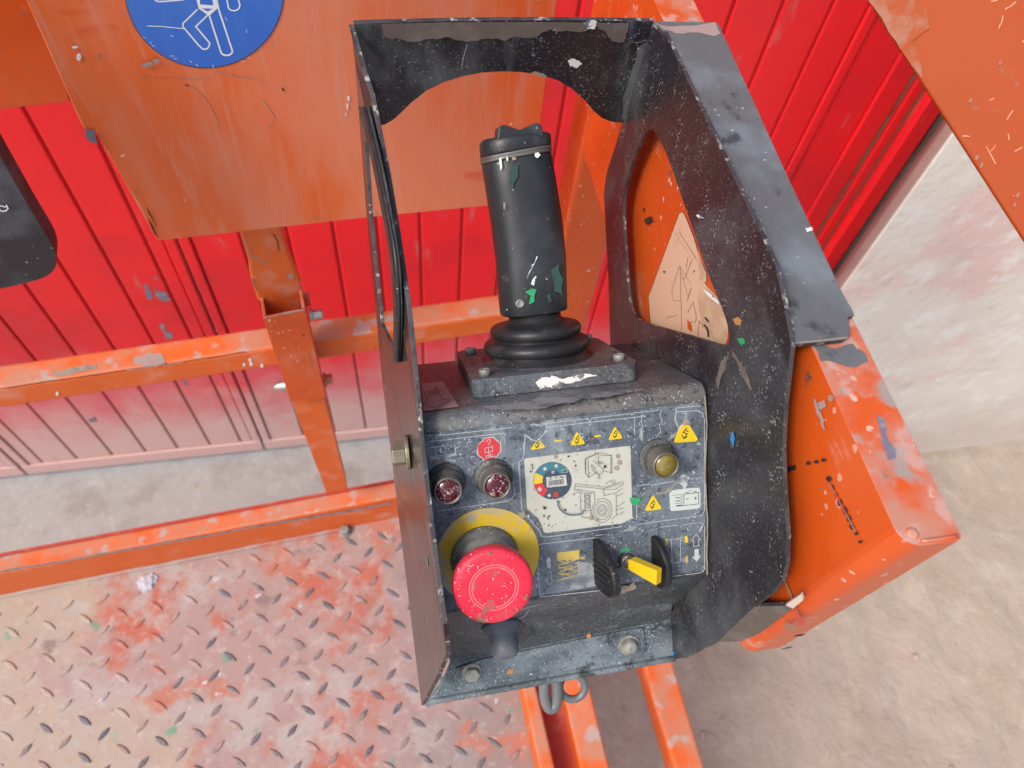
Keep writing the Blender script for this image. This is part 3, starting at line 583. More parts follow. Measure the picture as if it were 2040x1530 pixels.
d.poly(ragged(g5((890, 1210), (930, 1250), (945, 1340), (915, 1320)), .1, 2, 1), orange)
d.line(smooth_path(g5((1060, 1275), (1095, 1310), (1105, 1390)), 2), 3.2, k_ink).line(g5((1070, 1205), (1105, 1250)), 3, k_ink).poly(ragged(g5((668, 770), (690, 760), (685, 785)), .1, 1, 1), k_ink).poly(g5((955, 785), (970, 750), (972, 765)), k_ink)
d.poly(g5((1060, 950), (1080, 940), (1200, 1050), (1215, 1095), (1110, 1010)), paint_w)
d.poly(ragged(g5((480, 160), (500, 165), (495, 200), (482, 195)), .2, 1, 2), ink_mark).poly(ragged(g5((495, 270), (560, 240), (575, 290), (530, 325), (500, 300)), .2, 2, 3), ink_mark)
d.build(shroud)
d = Decal('scuff_mark', SX, .0003)
for i, (x, y, a, b) in enumerate(((1048, 1158, 15, 16), (1070, 1205, 8, 18), (1085, 1240, 9, 12), (1105, 1280, 14, 20), (1130, 1320, 15, 22), (1150, 1360, 14, 18), (1165, 1400, 13, 16), (1188, 1435, 12, 10), (1208, 1478, 12, 8))):
    d.poly(ragged(circ(1240 + x / 2.55, 500 + y / 2.55, a / 2.6, b / 2.4, 8, rot=-20), .2, 2, i), ink_mark)
d.line(k4((1050, 1180), (1080, 1230), (1110, 1290), (1150, 1360), (1185, 1430)), 3.2, rustbrown)
d.poly(k4((835, 1100), (880, 1085), (880, 1110), (835, 1125)), ink_mark)
for a in ((945, 1078), (985, 1072), (1022, 1062)): d.poly(ragged(circ(1240 + a[0] / 2.55, 500 + a[1] / 2.55, 5.5, 3.6, 7), .25, 2, int(a[0])), ink_mark)
d.poly(ragged(k4((965, 740), (985, 760), (1000, 810), (1025, 860), (1040, 930), (1010, 890), (985, 820)), .1, 2, 5), pale_label).poly(ragged(k4((990, 770), (1025, 755), (1035, 790), (1005, 810)), .12, 2, 6), pale_label).poly(ragged(circ(1240 + 1060 / 2.55, 500 + 748 / 2.55, 6, 7, 8), .15, 2, 7), pale_label)
d.line(smooth_path(k5((820, 570), (850, 640), (880, 720), (900, 780)), 2), 5, rustbrown).poly(ragged(k5((820, 820), (880, 830), (935, 780), (900, 760), (860, 800), (825, 790)), .12, 2, 8), rustbrown).poly(ragged(k5((865, 860), (940, 845), (900, 862)), .1, 2, 9), ink_mark).poly(ragged(k5((800, 930), (870, 908), (850, 922)), .1, 2, 9), ink_mark)
d.build(shroud)
d = Decal('worn_patch', plane((0, 0, ZS), (0, 0, 1)), .0004)
d.poly(ragged(k4((970, 480), (1170, 470), (1250, 560), (1180, 590), (1090, 570), (1010, 560)), .12, 3, 1), flange_m)
d.poly(ragged(k4((1290, 830), (1330, 850), (1390, 1050), (1350, 1060), (1320, 980)), .12, 3, 2), bluegrey).build(shroud)
# lower tubes at the platform's open end
def ytube(name, pts, z0, h, m, bev=.004):
    q = [atZ(p, z0) for p in pts]; bm = bmesh.new(); dn = np.array([0, 0, -h]); ext = q[2] - q[1]
    q = [q[0] - (q[3] - q[0]) * .8, q[1] - (q[2] - q[1]) * .8, q[2] + (q[2] - q[1]) * .8, q[3] + (q[3] - q[0]) * .8]
    vs = [bm.verts.new(V(x)) for x in q] + [bm.verts.new(V(x + dn)) for x in q]
    for f in ((0, 1, 2, 3), (7, 6, 5, 4), (0, 4, 5, 1), (1, 5, 6, 2), (2, 6, 7, 3), (3, 7, 4, 0)): bm.faces.new([vs[i] for i in f])
    return link(name, bm, m, lift, bevel=bev, seg=3)
ytube('edge_kerb', [(1040, 1371), (1069, 1371), (1106, 1530), (1074, 1530)], -1.12, .05, dusty_orange)
ytube('edge_channel', [(1066, 1371), (1118, 1371), (1153, 1530), (1100, 1530)], -1.165, .02, darkred, .001)
ytube('entry_rail', [(1120, 1372), (1172, 1356), (1215, 1530), (1156, 1530)], -1.13, .045, dusty_orange)
ytube('outer_rail', [(1284, 1334), (1342, 1322), (1405, 1530), (1342, 1530)], -1.25, .05, dusty_orange, .006)

# other things round the box
og = tag(empty('guard_plate', (.85, .6, -.6)), 'orange sheet guard plate with white scuffs, top right beside the plaster pier', 'guard plate')
P0, P1 = ray(1730, 0) * .62, ray(2040, 480) * .60
dirn = nrm(P0 - P1); nn_ = nrm(np.cross(dirn, nrm(np.array([.75, .0, .66]))))
if nn_.dot(P0) > 0: nn_ = -nn_
OGM = plane(P0, nn_)
slab('sheet', [(1730, 0), (1650, -124), (2400, -300), (2600, 300), (2120, 604)], [], lambda a, b: OGM(a, b), -nn_ * .006, orange2, og, .002, 0, 3)
d = Decal('white_scuff', OGM, .0006)
for i, (x, y, a, b) in enumerate(((1920, 60, 70, -50), (1830, 10, 40, -8), (1880, 180, 25, -80), (2030, 270, 30, -30), (1820, 640, 30, -15), (1800, 930, 60, 110), (1830, 960, 30, -40), (1650, 865, 45, 2), (1980, 960, 50, -25), (1940, 850, 6, 40), (1970, 1240, 10, 5), (1930, 760, 40, -60))):
    d.line(ragged(g6((x, y), (x + a, y + b)), .06, 2, i, False), 2.4, softfade)
d.poly(ragged(g6((1040, -20), (1300, -20), (1420, 60), (1440, 180), (1330, 260), (1380, 380), (1390, 460), (1390, 500), (1200, 230)), .05, 3, 2), palefade)
for i, (x, y) in enumerate(((1740, 1000), (1770, 1050), (1980, 1300), (2000, 1240), (1700, 640), (1890, 400))): d.poly(ragged(circ(1400 + x / 3.1875, y / 3.1875, 3, 6, 7, rot=30), .2, 1, i), rustbrown)
d.build(og)
# black case hanging on the long side
cs = tag(empty('hanging_case', (-.3, .42, -.5)), 'black moulded case with white marks hanging at the left edge', 'case')
CM = plane((0, .40, 0), (.05, -1, 0))
out = smooth_path([(-842, -125), (-300, -180), (-60, 205), (0, 312), (36, 375), (72, 437), (104, 488), (112, 512), (112, 532), (100, 546), (76, 558), (0, 576), (-160, 606)], 1)
slab('shell', out, [], lambda a, b: CM(a, b), (0, .016, 0), case_m, cs, .005, 0, 4)
d = Decal('printed_mark', CM, .001)
d.line([(-2, 410), (6, 411), (12, 413)], 2.2, sign_white).line([(3, 421), (12, 420), (16, 415), (12, 408)], 2.6, sign_white).line([(-6, 407), (-2, 416), (3, 421)], 2.2, sign_white)
d.build(cs)
# hook and ring hanging below the bracket
hk = tag(empty('lanyard_hook', bw(-.02, -.17, -.09)), 'grey steel hook loop with ring below the black control box', 'hook')
HM = plane(bw(0, 0, -.10), B[:, 2])
tube('loop', [HM(*p) for p in smooth_path([(1084, 1350), (1084, 1385), (1090, 1408), (1100, 1413), (1109, 1402), (1110, 1370), (1106, 1350)], 2)], .0042, cable_m, hk, 12)
tube('ring', [HM(x, y, -.004) for x, y in circ(1140, 1368, 25, 25, 28, -60, 210)], .0030, cable_m, hk, 10)
# plaster crumb on the deck
bm = bmesh.new(); bmesh.ops.create_icosphere(bm, subdivisions=3, radius=1)
cpos = atZ((293, 1160), ZD)
for v in bm.verts: v.co = Vector((v.co.x * .014, v.co.y * .014, max(v.co.z, -.2) * .005)) * (1 + .35 * noise.noise(v.co * 2.1)) + V(cpos)
tag(link('plaster_chip', bm, chip_m), 'cracked pale blue-white plaster chip on the deck beside the orange toe board', 'debris')

# ================================================================== control box
cb = tag(empty('control_box', bw(0, -.16, -.06)), 'worn black lift control box with joystick, red mushroom button and lamps', 'control box')
ax_x, ax_u, ax_w = B[:, 0], B[:, 1], B[:, 2]
# housing
bm = bmesh.new()
pr = [(-.0645, 0), (.0415, 0)] + [(.0415 + .0085 * math.sin(t), -.0085 + .0085 * math.cos(t)) for t in np.linspace(.3, math.pi / 2, 6)] + [(.05, -.135), (-.127, -.135), (-.127, -.065)]
l_, r_ = [bm.verts.new(V(bw(-.0812, u, w))) for u, w in pr], [bm.verts.new(V(bw(XR - .0006, u, w))) for u, w in pr]
for i in range(len(pr)):
    j = (i + 1) % len(pr); f = bm.faces.new((l_[i], l_[j], r_[j], r_[i])); f.smooth = True
bm.faces.new(l_[::-1]); bm.faces.new(r_)
hs = link('housing', bm, housing_m, cb, bevel=.0012)
# face plate
fp = slab('face_plate', [(-.0805, -.062), (-.0805, .0405), (.071, .0405), (.0745, .037), (.0745, -.0615)], [], lambda x, u: bw(x, u, .0001), ax_w * .0009, face_m, cb, .0003)
FM = plane(bw(0, 0, .0010), ax_w)
UMp = plane(bw(0, .0503, 0), ax_u)
d = Decal('arrow_label', UMp, .0002)
d.poly(k2((118, 478), (240, 464), (332, 612), (130, 638)), pale_label).line(k2((128, 520), (150, 585), (120, 590), (195, 622), (290, 570), (235, 572), (205, 505), (195, 500), (205, 535), (150, 545)), 1.3, k_ink).poly(k2((145, 520), (205, 505), (215, 535), (160, 545)), primer); d.build(hs)
d = Decal('rust_smear', UMp, .0002); d.poly(ragged(k2((915, 570), (960, 556), (1015, 572), (1000, 590), (930, 590)), .1, 3, 2), pale_label); d.build(hs)
# printed frame lines
d = Decal('printed_frame_lines', FM, .00003, .000002)
for pp in (c1((180, 232), (330, 210), (735, 165), (755, 197), (775, 160), (1150, 117), (1160, 132), (1178, 110), (1410, 86)), c1((330, 250), (760, 200), (1300, 140)), c1((335, 210), (335, 250)), c1((1590, 100), (1790, 88), (1840, 110), (1862, 170), (1862, 1050), (1845, 1090), (1810, 1106), (1430, 1158), (1210, 1190)),
           c1((1590, 62), (1790, 42), (1830, 50)), c1((1590, 60), (1578, 190), (1600, 240)), c1((1187, 160), (1187, 320)), c1((60, 590), (95, 1040), (110, 1070), (265, 1250), (285, 1300), (330, 1312), (1050, 1212), (1055, 1180)), c1((1205, 1190), (1205, 1000)),
           c1((1210, 815), (1330, 800)), c1((1345, 825), (1350, 808), (1570, 770)), c1((1720, 750), (1840, 737)), c3((740, 262), (200, 325), (160, 340), (150, 370), (172, 700), (185, 862), (240, 858), (870, 790)), c3((1010, 150), (1010, 120)), c3((740, 240), (980, 215)), c3((990, 205), (1580, 133)),
           c3((1640, 128), (1810, 105), (1845, 125), (1855, 160), (1855, 570), (1840, 605), (1800, 620), (1520, 655)), c2((390, 292), (1480, 166), (1512, 178)), c2((480, 208), (1600, 86)), c2((520, 1300), (1100, 1215), (1540, 1155), (1610, 1110), (1638, 1050), (1640, 940)), c2((1620, 620), (1612, 700)), c2((1790, 190), (1785, 430)), c2((1785, 185), (1900, 280)), c2((1710, 590), (1740, 1180), (1745, 1280))):
    d.line(pp, 1.1, w_line)
d.build(fp)
def tri(name, pts, boltpts, wd=1.6):
    d = Decal(name, FM, .00005, .00002); d.poly(round_c(pts), y_print)
    for b in boltpts: d.line(b, wd, k_ink)
    return d.build(fp)
def bolt_at(cx, cy, s):
    return [[(cx + 3 * s, cy - 8 * s), (cx - 3 * s, cy - 1 * s), (cx + 3 * s, cy + 1 * s), (cx - 2 * s, cy + 8 * s)], [(cx - 5 * s, cy + 2 * s), (cx - 2 * s, cy + 8 * s), (cx + 3 * s, cy + 5 * s)], [(cx + 5 * s, cy - 2 * s), (cx + 1 * s, cy - 4 * s)]]
tri('warning_triangle', c1((172, 470), (258, 352), (325, 445)), bolt_at(1070.5, 884.5, .95))
tri('warning_triangle', c1((562, 425), (628, 285), (712, 410)), bolt_at(1150, 875.5, 1.05))
tri('warning_triangle', c1((928, 375), (995, 238), (1075, 355)), bolt_at(1226, 864, 1.0))
tri('warning_triangle', c1((1280, 1060), (1362, 898), (1455, 1040)), bolt_at(1300.5, 1004, 1.1))
tri('warning_triangle', c1((1560, 400), (1625, 225), (1715, 225), (1800, 365), (1780, 385)), bolt_at(1365, 863, 1.35), 2)
d = Decal('yellow_dash', FM, .00005, .00002); d.line(c1((412, 384), (480, 376)), 3.4, y_print).line(c1((795, 340), (860, 328)), 3.4, y_print); d.build(fp)
# cream instruction sticker
d = Decal('instruction_sticker', FM, .00006, .000012)
d.poly(smooth_path(c1((118, 575), (122, 555), (150, 547), (1100, 432), (1135, 435), (1147, 460), (1165, 1120), (1210, 1150), (1205, 1200), (1070, 1240), (1055, 1180), (330, 1272), (310, 1262), (280, 1180), (255, 1130), (150, 1042), (145, 1020)), 0), w_stick)
d.poly(c1((1050, 1185), (1165, 1130), (1215, 1150), (1205, 1200), (1065, 1245)), pale_label if False else face_m)
C0 = c1((392, 765))[0]
d.poly(circ(*C0, 38.2, 37.2, 40), n_print).poly([C0] + circ(*C0, 38.2, 37.2, 20, 195, 320), t_print).poly([C0] + circ(*C0, 38, 37, 10, 168, 205), y_print).poly([C0] + circ(*C0, 38, 37, 10, 118, 168), r_print)
d.poly(circ(*C0, 20, 21, 32), n_print).poly(c1((330, 732), (522, 708), (532, 812), (337, 832)), w_stick)
for x, y, r in ((318, 650, 3.6), (427, 623, 3.6), (268, 850, 4.2), (360, 908, 3.4), (248, 745, 3.4)): d.poly(circ(*c1((x, y))[0], r, r, 12), w_stick)
d.line(c1((480, 665), (535, 655), (538, 682), (484, 690)), .8, w_stick, True).poly(circ(*c1((425, 900))[0], 5.5, 5.5, 12), darkred)
d.line(circ(*C0, 38, 37, 40), .9, g_ink, True)
for k in range(5):                                   # 88888 readout
    x0, y0, x1, y1 = 358 + k * 29, 772 - k * 4, 377 + k * 29, 812 - k * 4; ym = (y0 + y1) / 2
    d.line(c1((x0, y0), (x1, y0 - 2), (x1 + 2, y1 - 2), (x0 + 2, y1)), 1.25, n_print, True); d.line(c1((x0, ym), (x1, ym - 2)), 1.2, n_print)
d.line(c1((362, 732), (384, 728), (362, 752), (386, 750)), 1, k_ink).line(c1((415, 745), (425, 725), (440, 742)), 1, k_ink).line(c1((460, 735), (475, 725), (495, 728), (495, 738)), 1, k_ink, True)
d.line(c1((180, 620), (197, 605), (199, 662)), 1.7, g_ink)
d.line(smooth_path(c1((822, 705), (842, 698), (852, 712), (828, 745), (858, 742)), 1), 1.2, g_ink)
LN = [((715, 545), (835, 495), (835, 590)), ((705, 560), (830, 505)), ((835, 495), (965, 520), (968, 690)), ((965, 525), (850, 520)), ((715, 545), (712, 700), (740, 735), (830, 680)), ((735, 560), (740, 735)), ((705, 560), (708, 690)), ((968, 690), (880, 670)), ((955, 540), (955, 700)),
      ((770, 610), (765, 630), (800, 660), (830, 700)), ((770, 610), (810, 650)), ((780, 575), (830, 590), (835, 620), (870, 640), (885, 670), (860, 700)), ((800, 600), (830, 605)), ((850, 580), (870, 605)), ((865, 575), (885, 605)), ((835, 575), (855, 610)), ((770, 655), (810, 700)),
      ((610, 795), (900, 828), (1080, 770)), ((610, 818), (880, 845), (1075, 790)), ((600, 855), (640, 850), (780, 880)), ((600, 880), (760, 890), (800, 870)), ((620, 862), (680, 868)), ((880, 850), (1000, 850), (1080, 800)), ((880, 850), (890, 910), (1000, 885), (1070, 840)), ((610, 800), (600, 860)),
      ((660, 890), (665, 1060)), ((700, 890), (705, 1060)), ((752, 895), (755, 1055)), ((795, 880), (800, 960)), ((705, 905), (745, 910)), ((710, 990), (750, 990)), ((665, 1060), (755, 1055), (770, 1130), (680, 1120), (660, 1090)), ((1005, 890), (1010, 1100)), ((1000, 1050), (1085, 1030)), ((1015, 1020), (1090, 970)), ((1010, 1100), (1085, 1065)), ((1015, 915), (1085, 880)), ((900, 800), (960, 760), (975, 800)), ((985, 755), (1000, 800)), ((960, 1140), (1010, 1100))]
for pp in LN: d.line(c1(*pp), .85, g_ink)
for c, r in (((868, 1055), 118), ((868, 1055), 90), ((868, 1055), 58), ((868, 1055), 40), ((868, 1055), 16)): d.line(circ(*c1(c)[0], r * .82 / 4.857, r / 4.857, 26, rot=8), .8, g_ink, True)
for y in (920, 962, 1015): d.line(circ(*c1((728, y))[0], 3.6, 3.6, 12), 1., g_ink, True)
d.line(smooth_path(c1((440, 955), (455, 1040), (540, 1100), (640, 1095), (690, 1075)), 2), 3.4, g_ink).line(smooth_path(c1((452, 985), (480, 1045), (545, 1085), (635, 1085)), 2), .9, w_stick)
for i, (x, y, r) in enumerate(((420, 535, 3.6), (1022, 530, 4), (1038, 590, 4.6), (1012, 645, 4.4), (900, 630, 3), (315, 1030, 2.8), (545, 530, 2), (615, 622, 1.8), (765, 1125, 4.5), (820, 1148, 3.4), (180, 678, 1.8), (510, 1050, 2), (355, 1110, 1.8))): d.poly(ragged(circ(*c1((x, y))[0], r, r * 1.1, 7), .2, 1, i), mud if r > 3 else k_ink)
d.poly(ragged(c1((1140, 940), (1165, 925), (1240, 930), (1245, 960), (1215, 1000), (1180, 1005), (1150, 985)), .06, 2, 9), paint_g)
d.build(fp)
# battery sticker
d = Decal('battery_sticker', FM, .00006, .000012)
d.poly(smooth_path(c1((1520, 870), (1535, 858), (1800, 828), (1822, 842), (1825, 1020), (1812, 1034), (1550, 1062), (1530, 1050)), 1, True), b_stick)
d.line(c1((1662, 895), (1805, 880), (1808, 990), (1664, 1006)), 1.2, k_ink, True).line(c1((1685, 890), (1685, 880), (1705, 878), (1705, 888)), 1, k_ink).line(c1((1760, 883), (1760, 872), (1782, 870), (1782, 880)), 1, k_ink)
d.line(c1((1680, 945), (1708, 941)), 1.4, k_ink).line(c1((1763, 937), (1790, 934)), 1.4, k_ink).line(c1((1776, 922), (1777, 950)), 1.4, k_ink)
d.line(smooth_path(c1((1545, 910), (1645, 898), (1650, 925), (1560, 930), (1640, 935), (1650, 955), (1560, 962), (1650, 968), (1648, 985), (1570, 985)), 1), .9, g_ink).line(c1((1590, 1010), (1652, 1004)), 2.6, n_print)
d.build(fp)
# stop octagon, platform pictogram
d = Decal('stop_octagon', FM, .00006, .000012)
oc = c2((1205, 232), (1330, 220), (1442, 308), (1447, 430), (1350, 548), (1212, 574), (1100, 485), (1092, 350)); cxy = np.mean(np.array(oc), 0)
d.poly(oc, w_line).poly([tuple(cxy + (np.array(p) - cxy) * .93) for p in oc], r_print)
for pp in (((1250, 262), (1252, 300)), ((1250, 262), (1285, 258), (1288, 298)), ((1262, 310), (1280, 308)), ((1258, 330), (1282, 328)), ((1205, 385), (1315, 362), (1325, 430), (1215, 452), (1205, 385)), ((1258, 375), (1268, 442)), ((1315, 362), (1330, 360)), ((1255, 455), (1265, 475), (1300, 465)), ((1228, 495), (1330, 480)), ((1225, 500), (1232, 535), (1220, 540)), ((1262, 495), (1265, 530)), ((1290, 488), (1296, 520), (1365, 498)), ((1235, 520), (1330, 505))): d.line(c2(*pp), 1., w_line)
d.build(fp)
d = Decal('lift_pictogram', FM, .00006, .000012)
for pp in (((400, 382), (772, 336), (785, 465), (408, 512)), ((488, 372), (503, 500)), ((630, 355), (642, 482)), ((420, 548), (700, 495), (795, 480)), ((430, 525), (560, 540)), ((790, 470), (600, 555)), ((615, 560), (775, 582)), ((620, 540), (780, 565), (765, 590))): d.line(c2(*pp), 1.2, w_line)
d.line(c2((565, 378), (570, 430)), 2.6, w_line).poly(c2((548, 425), (592, 420), (573, 468)), w_line); d.build(fp)
d = Decal('dry_mud_spot', FM, .00012, .00004)
for i, pp in enumerate((c2((480, 600), (530, 550), (600, 560), (605, 640), (540, 710), (490, 660)), c1((1340, 855), (1480, 870), (1600, 770), (1640, 700), (1610, 790), (1540, 880), (1400, 900)), c3((1005, 760), (1140, 705), (1160, 770), (1100, 800), (1010, 830)), c1((60, 1080), (120, 1060), (130, 1120), (80, 1140)), c1((1640, 215), (1690, 160), (1730, 210), (1680, 235)), c1((1600, 740), (1660, 700), (1720, 730), (1670, 850)))):
    d.poly(ragged(pp, .13, 3, i), mud if i != 5 else w_line)
d.build(fp)
# up/down pictograms at the switch
d = Decal('drive_pictogram', FM, .00006, .000012)
d.line(c3((1770, 225), (1815, 280), (1792, 280), (1795, 345), (1745, 350), (1742, 288), (1720, 290)), 1.2, w_line, True)
d.poly(c3((1750, 380), (1795, 375), (1795, 445), (1818, 445), (1775, 505), (1725, 455), (1752, 452)), w_line)
for pp in (((1480, 285), (1610, 265), (1650, 262)), ((1610, 290), (1655, 284)), ((1518, 280), (1525, 518), (1608, 508)), ((1608, 265), (1612, 508)), ((1500, 495), (1530, 492)), ((1615, 480), (1665, 474)), ((1618, 500), (1665, 492))): d.line(c3(*pp), 1.1, w_line)
d.poly(c3((1652, 245), (1680, 240), (1688, 308), (1655, 315)), y_print).poly(c3((1452, 275), (1478, 268), (1480, 335), (1456, 340)), y_faint).poly(c3((1660, 452), (1684, 448), (1688, 512), (1660, 518)), y_faint)
d.line(c3((1835, 140), (1800, 205)), 2.4, w_line).line(c3((1675, 160), (1690, 190)), 1.4, w_line); d.build(fp)
d = Decal('raise_pictogram', FM, .00006, .000012)
d.poly(c3((355, 415), (585, 385), (580, 450), (640, 460), (640, 480), (360, 492)), y_faint)
for pp in (((370, 490), (520, 550), (370, 570)), ((560, 480), (370, 540)), ((370, 560), (580, 600), (400, 640)), ((590, 540), (380, 610)), ((360, 620), (560, 650)), ((350, 700), (560, 640)), ((440, 490), (570, 530))): d.line(c3(*pp), 2.2, y_faint)
d.poly(c3((268, 450), (298, 495), (288, 500), (292, 565), (258, 570), (252, 505), (240, 508)), w_line).line(c3((255, 612), (295, 606), (298, 690), (320, 692), (280, 740), (240, 695), (258, 690)), .9, w_line, True); d.build(fp)

d = Decal('peeled_overlay_edge', FM, .00008, .000004)
for i, pp in enumerate((c1((330, 250), (310, 300), (345, 285), (300, 320), (235, 385), (180, 360), (125, 318), (118, 500), (100, 560), (60, 585)), c1((1445, 85), (1430, 140), (1455, 190), (1425, 240), (1440, 300), (1400, 350)), c1((1585, 70), (1575, 150), (1600, 215), (1615, 290), (1690, 120), (1640, 110)), c1((175, 225), (210, 215), (280, 240), (330, 215)), c1((1290, 145), (1250, 130), (1265, 250), (1265, 380)), c2((1510, 180), (1480, 230), (1500, 300)))):
    d.line(ragged(pp, .12, 2, i, False), 1.1, w_line)
d.build(fp)
d = Decal('dust_streak', FM, .00007, .000004)
for i, pp in enumerate((c1((1240, 200), (1270, 300), (1255, 390), (1230, 330)), c1((1060, 1190), (1210, 1160), (1200, 1230), (1060, 1260)), c3((560, 500), (700, 520), (740, 640), (800, 740), (640, 760), (480, 780), (420, 700), (560, 640)), c1((1540, 320), (1600, 290), (1570, 350), (1500, 380)))):
    d.poly(ragged(pp, .10, 4, i + 9), dustgrey)
d.build(fp)
d = Decal('grime_line', FM, .0001, .00001); d.line(ragged([(1404, 790), (1406, 900), (1407, 1010), (1408, 1100), (1409, 1145)], .03, 3, 2, False), 3, mud); d.build(fp)
d = Decal('dust_ridge', UMp, .0003); d.poly(ragged(k2((440, 612), (520, 606), (700, 585), (900, 555), (1100, 540), (1330, 515), (1345, 525), (1150, 560), (950, 590), (700, 625), (520, 630)), .07, 4, 3), dustgrey); d.build(hs)
# lamps
def lamp(px, py, lens_m, w1=.0155, rl=.0064):
    q = bx(px, py, 2, w1); c = bw(q[0], q[1], .001)
    bz = lathe('lamp_bezel', [(.0105, 0), (.0105, .0012), (.0098, .0018), (.0090, .002), (.0088, .0055), (.0080, .0062), (.0076, .0064), (.0074, w1 - .003), (.0072, w1 - .001), (.0064, w1 - .001), (.0064, w1 - .003)], c, ax_w, [bezel_m, chrome], cb, 40, mi=[0] * 5 + [1] * 5 + [0])
    kn = bmesh.new()
    for k in range(44):
        a = 2 * math.pi * k / 44; e = ax_x * math.cos(a) + ax_u * math.sin(a); tg = -ax_x * math.sin(a) + ax_u * math.cos(a); box_bm(kn, c + e * .0084 + ax_w * .0060, (e, tg, ax_w), (.0008, .00028, .0007))
    o = link('knurl_teeth', kn, bezel_m, bz); o['kind'] = 'stuff'
    lathe('lens', [(rl, 0), (rl, .0008), (rl * .85, .0016), (rl * .55, .0023), (rl * .2, .0026)], c + ax_w * (w1 - .0028), ax_w, lens_m, bz, 36)
    return bz
lamp(893, 979, lens_red); lamp(990.5, 969, lens_red)['label'] = 'dark red lamp under the stop octagon'; lamp(1328, 928, lens_yel, .0165)['label'] = 'olive yellow lamp'
# emergency stop
EX, EU = -.0545, -.0335
es = lathe('emergency_stop', [(.0288, .0000), (.0288, .0006)], bw(EX + .0018, EU, .001), ax_w, yel_disc, cb, 64)
lathe('collar', [(.0188, 0), (.0188, .002), (.0180, .003), (.0176, .0045), (.0160, .0047), (.0158, .0075), (.0150, .008), (.0118, .0085), (.0115, .026)], bw(EX, EU, .0015), ax_w, greypl, es, 48)
pf = [(.0125, .0265), (.0198, .0266), (.0206, .0276), (.0208, .0295), (.0207, .0322), (.0204, .0335), (.0197, .0342), (.0180, .03455), (.0128, .0348), (.0125, .0347), (.0122, .0348), (.0114, .0348), (.0111, .0347), (.0108, .0348), (.006, .0350), (.002, .0350)]
lathe('push_button', pf, bw(EX, EU, .001), ax_w, [red_btn, red_ring], es, 72, mi=[0] * 8 + [1, 1, 0, 1, 1, 0, 0])
hd = bpy.data.objects['push_button']
d = Decal('dirt_patch', plane(bw(0, 0, .0358), ax_w), .0003, .00002)
for i, pp in enumerate((k3((490, 590), (505, 578), (525, 590), (510, 605)), k3((525, 700), (545, 690), (562, 705), (545, 720)), k3((500, 860), (535, 848), (545, 880), (535, 920), (500, 925), (475, 955), (465, 935), (480, 900)), k3((540, 960), (560, 940), (600, 930), (570, 955)), k3((655, 905), (675, 905), (680, 925), (660, 930)), k3((700, 845), (730, 820), (735, 840), (712, 860)), k3((630, 920), (645, 915), (650, 935)), k3((420, 770), (440, 765), (430, 800), (418, 790)))):
    d.poly(ragged(pp, .18, 3, i), dirtred)
d.build(hd)
# joystick base plate and bolts
jp = bmesh.new()
J0, J1, K0, K1 = -.0508, .0458, -.113, -.0235
pl_ = []
for cx_, cw_, a0 in ((J1 - .006, K1 - .006, 0), (J0 + .006, K1 - .006, 90), (J0 + .006, K0 + .006, 180), (J1 - .006, K0 + .006, 270)):
    pl_ += circ(cx_, cw_, .006, .006, 6, a0, a0 + 90)
slab_bm(jp, pl_, [], lambda x, w: bw(x, .0503, w), ax_u * .0105)
jb = link('joystick_base', jp, housing_m, cb, bevel=.0012, seg=3)
for x, w in ((J0 + .0085, K1 - .0085), (J1 - .0085, K1 - .0085 - .003), (J0 + .0085, K0 + .014), (J1 - .0085, K0 + .0085)):
    lathe('cap_screw', [(.0034, 0), (.0034, .0035), (.0031, .0038), (.0018, .0039), (.0017, .003)], bw(x, .0607, w), ax_u, dustbolt, jb, 20)
JC = np.array([-.0046, 0, -.068])
def tor(R_, u, r, n=8): return [(R_ - r + r * math.sin(t), u - r * math.cos(t)) for t in np.linspace(0.15, math.pi - .15, n)]
lathe('rubber_boot', [(.0345, .0606), (.034, .0612), (.0300, .0620), (.0296, .0645)] + tor(.0325, .0688, .0042) + [(.0245, .0735)] + tor(.0280, .0780, .0040) + [(.020, .0826), (.016, .085), (.015, .095)], bw(JC[0], 0, JC[2]), ax_u, rubber, cb, 56)
# grip: swept rounded-oblong sections
secs = []
for (lx, ly), (rx, ry) in (((998, 629), (1127, 612)), ((995, 600), (1126.5, 588)), ((988, 515), (1124, 508)), ((979, 445), (1117, 435)), ((969, 380), (1106, 365)), ((960.5, 328), (1095, 303))):
    a, b = bx(lx, ly, 2, JC[2]), bx(rx, ry, 2, JC[2]); secs.append((a, b))
def section(a, b, dep, n=36, e=2.7):
    c = (a + b) / 2; h = (b - a) / 2; pts = []
    for k in range(n):
        t = 2 * math.pi * k / n; cs_, sn = math.cos(t), math.sin(t)
        p = c + h * math.copysign(abs(cs_) ** (2 / e), cs_) + np.array([0, 0, 1]) * dep * math.copysign(abs(sn) ** (2 / e), sn); pts.append(bw(*p))
    return pts
def loft(name, ss, mats, parent, mi=None, bevel=.0008):
    bm = bmesh.new(); rs = [[bm.verts.new(V(p)) for p in s] for s in ss]; n = len(rs[0])
    for i in range(len(rs) - 1):
        for k in range(n):
            f = bm.faces.new((rs[i][k], rs[i][(k + 1) % n], rs[i + 1][(k + 1) % n], rs[i + 1][k])); f.smooth = True
            if mi: f.material_index = mi[i]
    bm.faces.new(rs[0][::-1]); bm.faces.new(rs[-1]); return link(name, bm, mats, parent, bevel=bevel)
DEP = [.0175, .0178, .0180, .0178, .0176, .0178]
joy = loft('joystick_grip', [section(a, b, DEP[i]) for i, (a, b) in enumerate(secs)], grip_m, cb)
a, b = secs[-1]; du = np.array([0, 1, 0]); 
ring_s = []
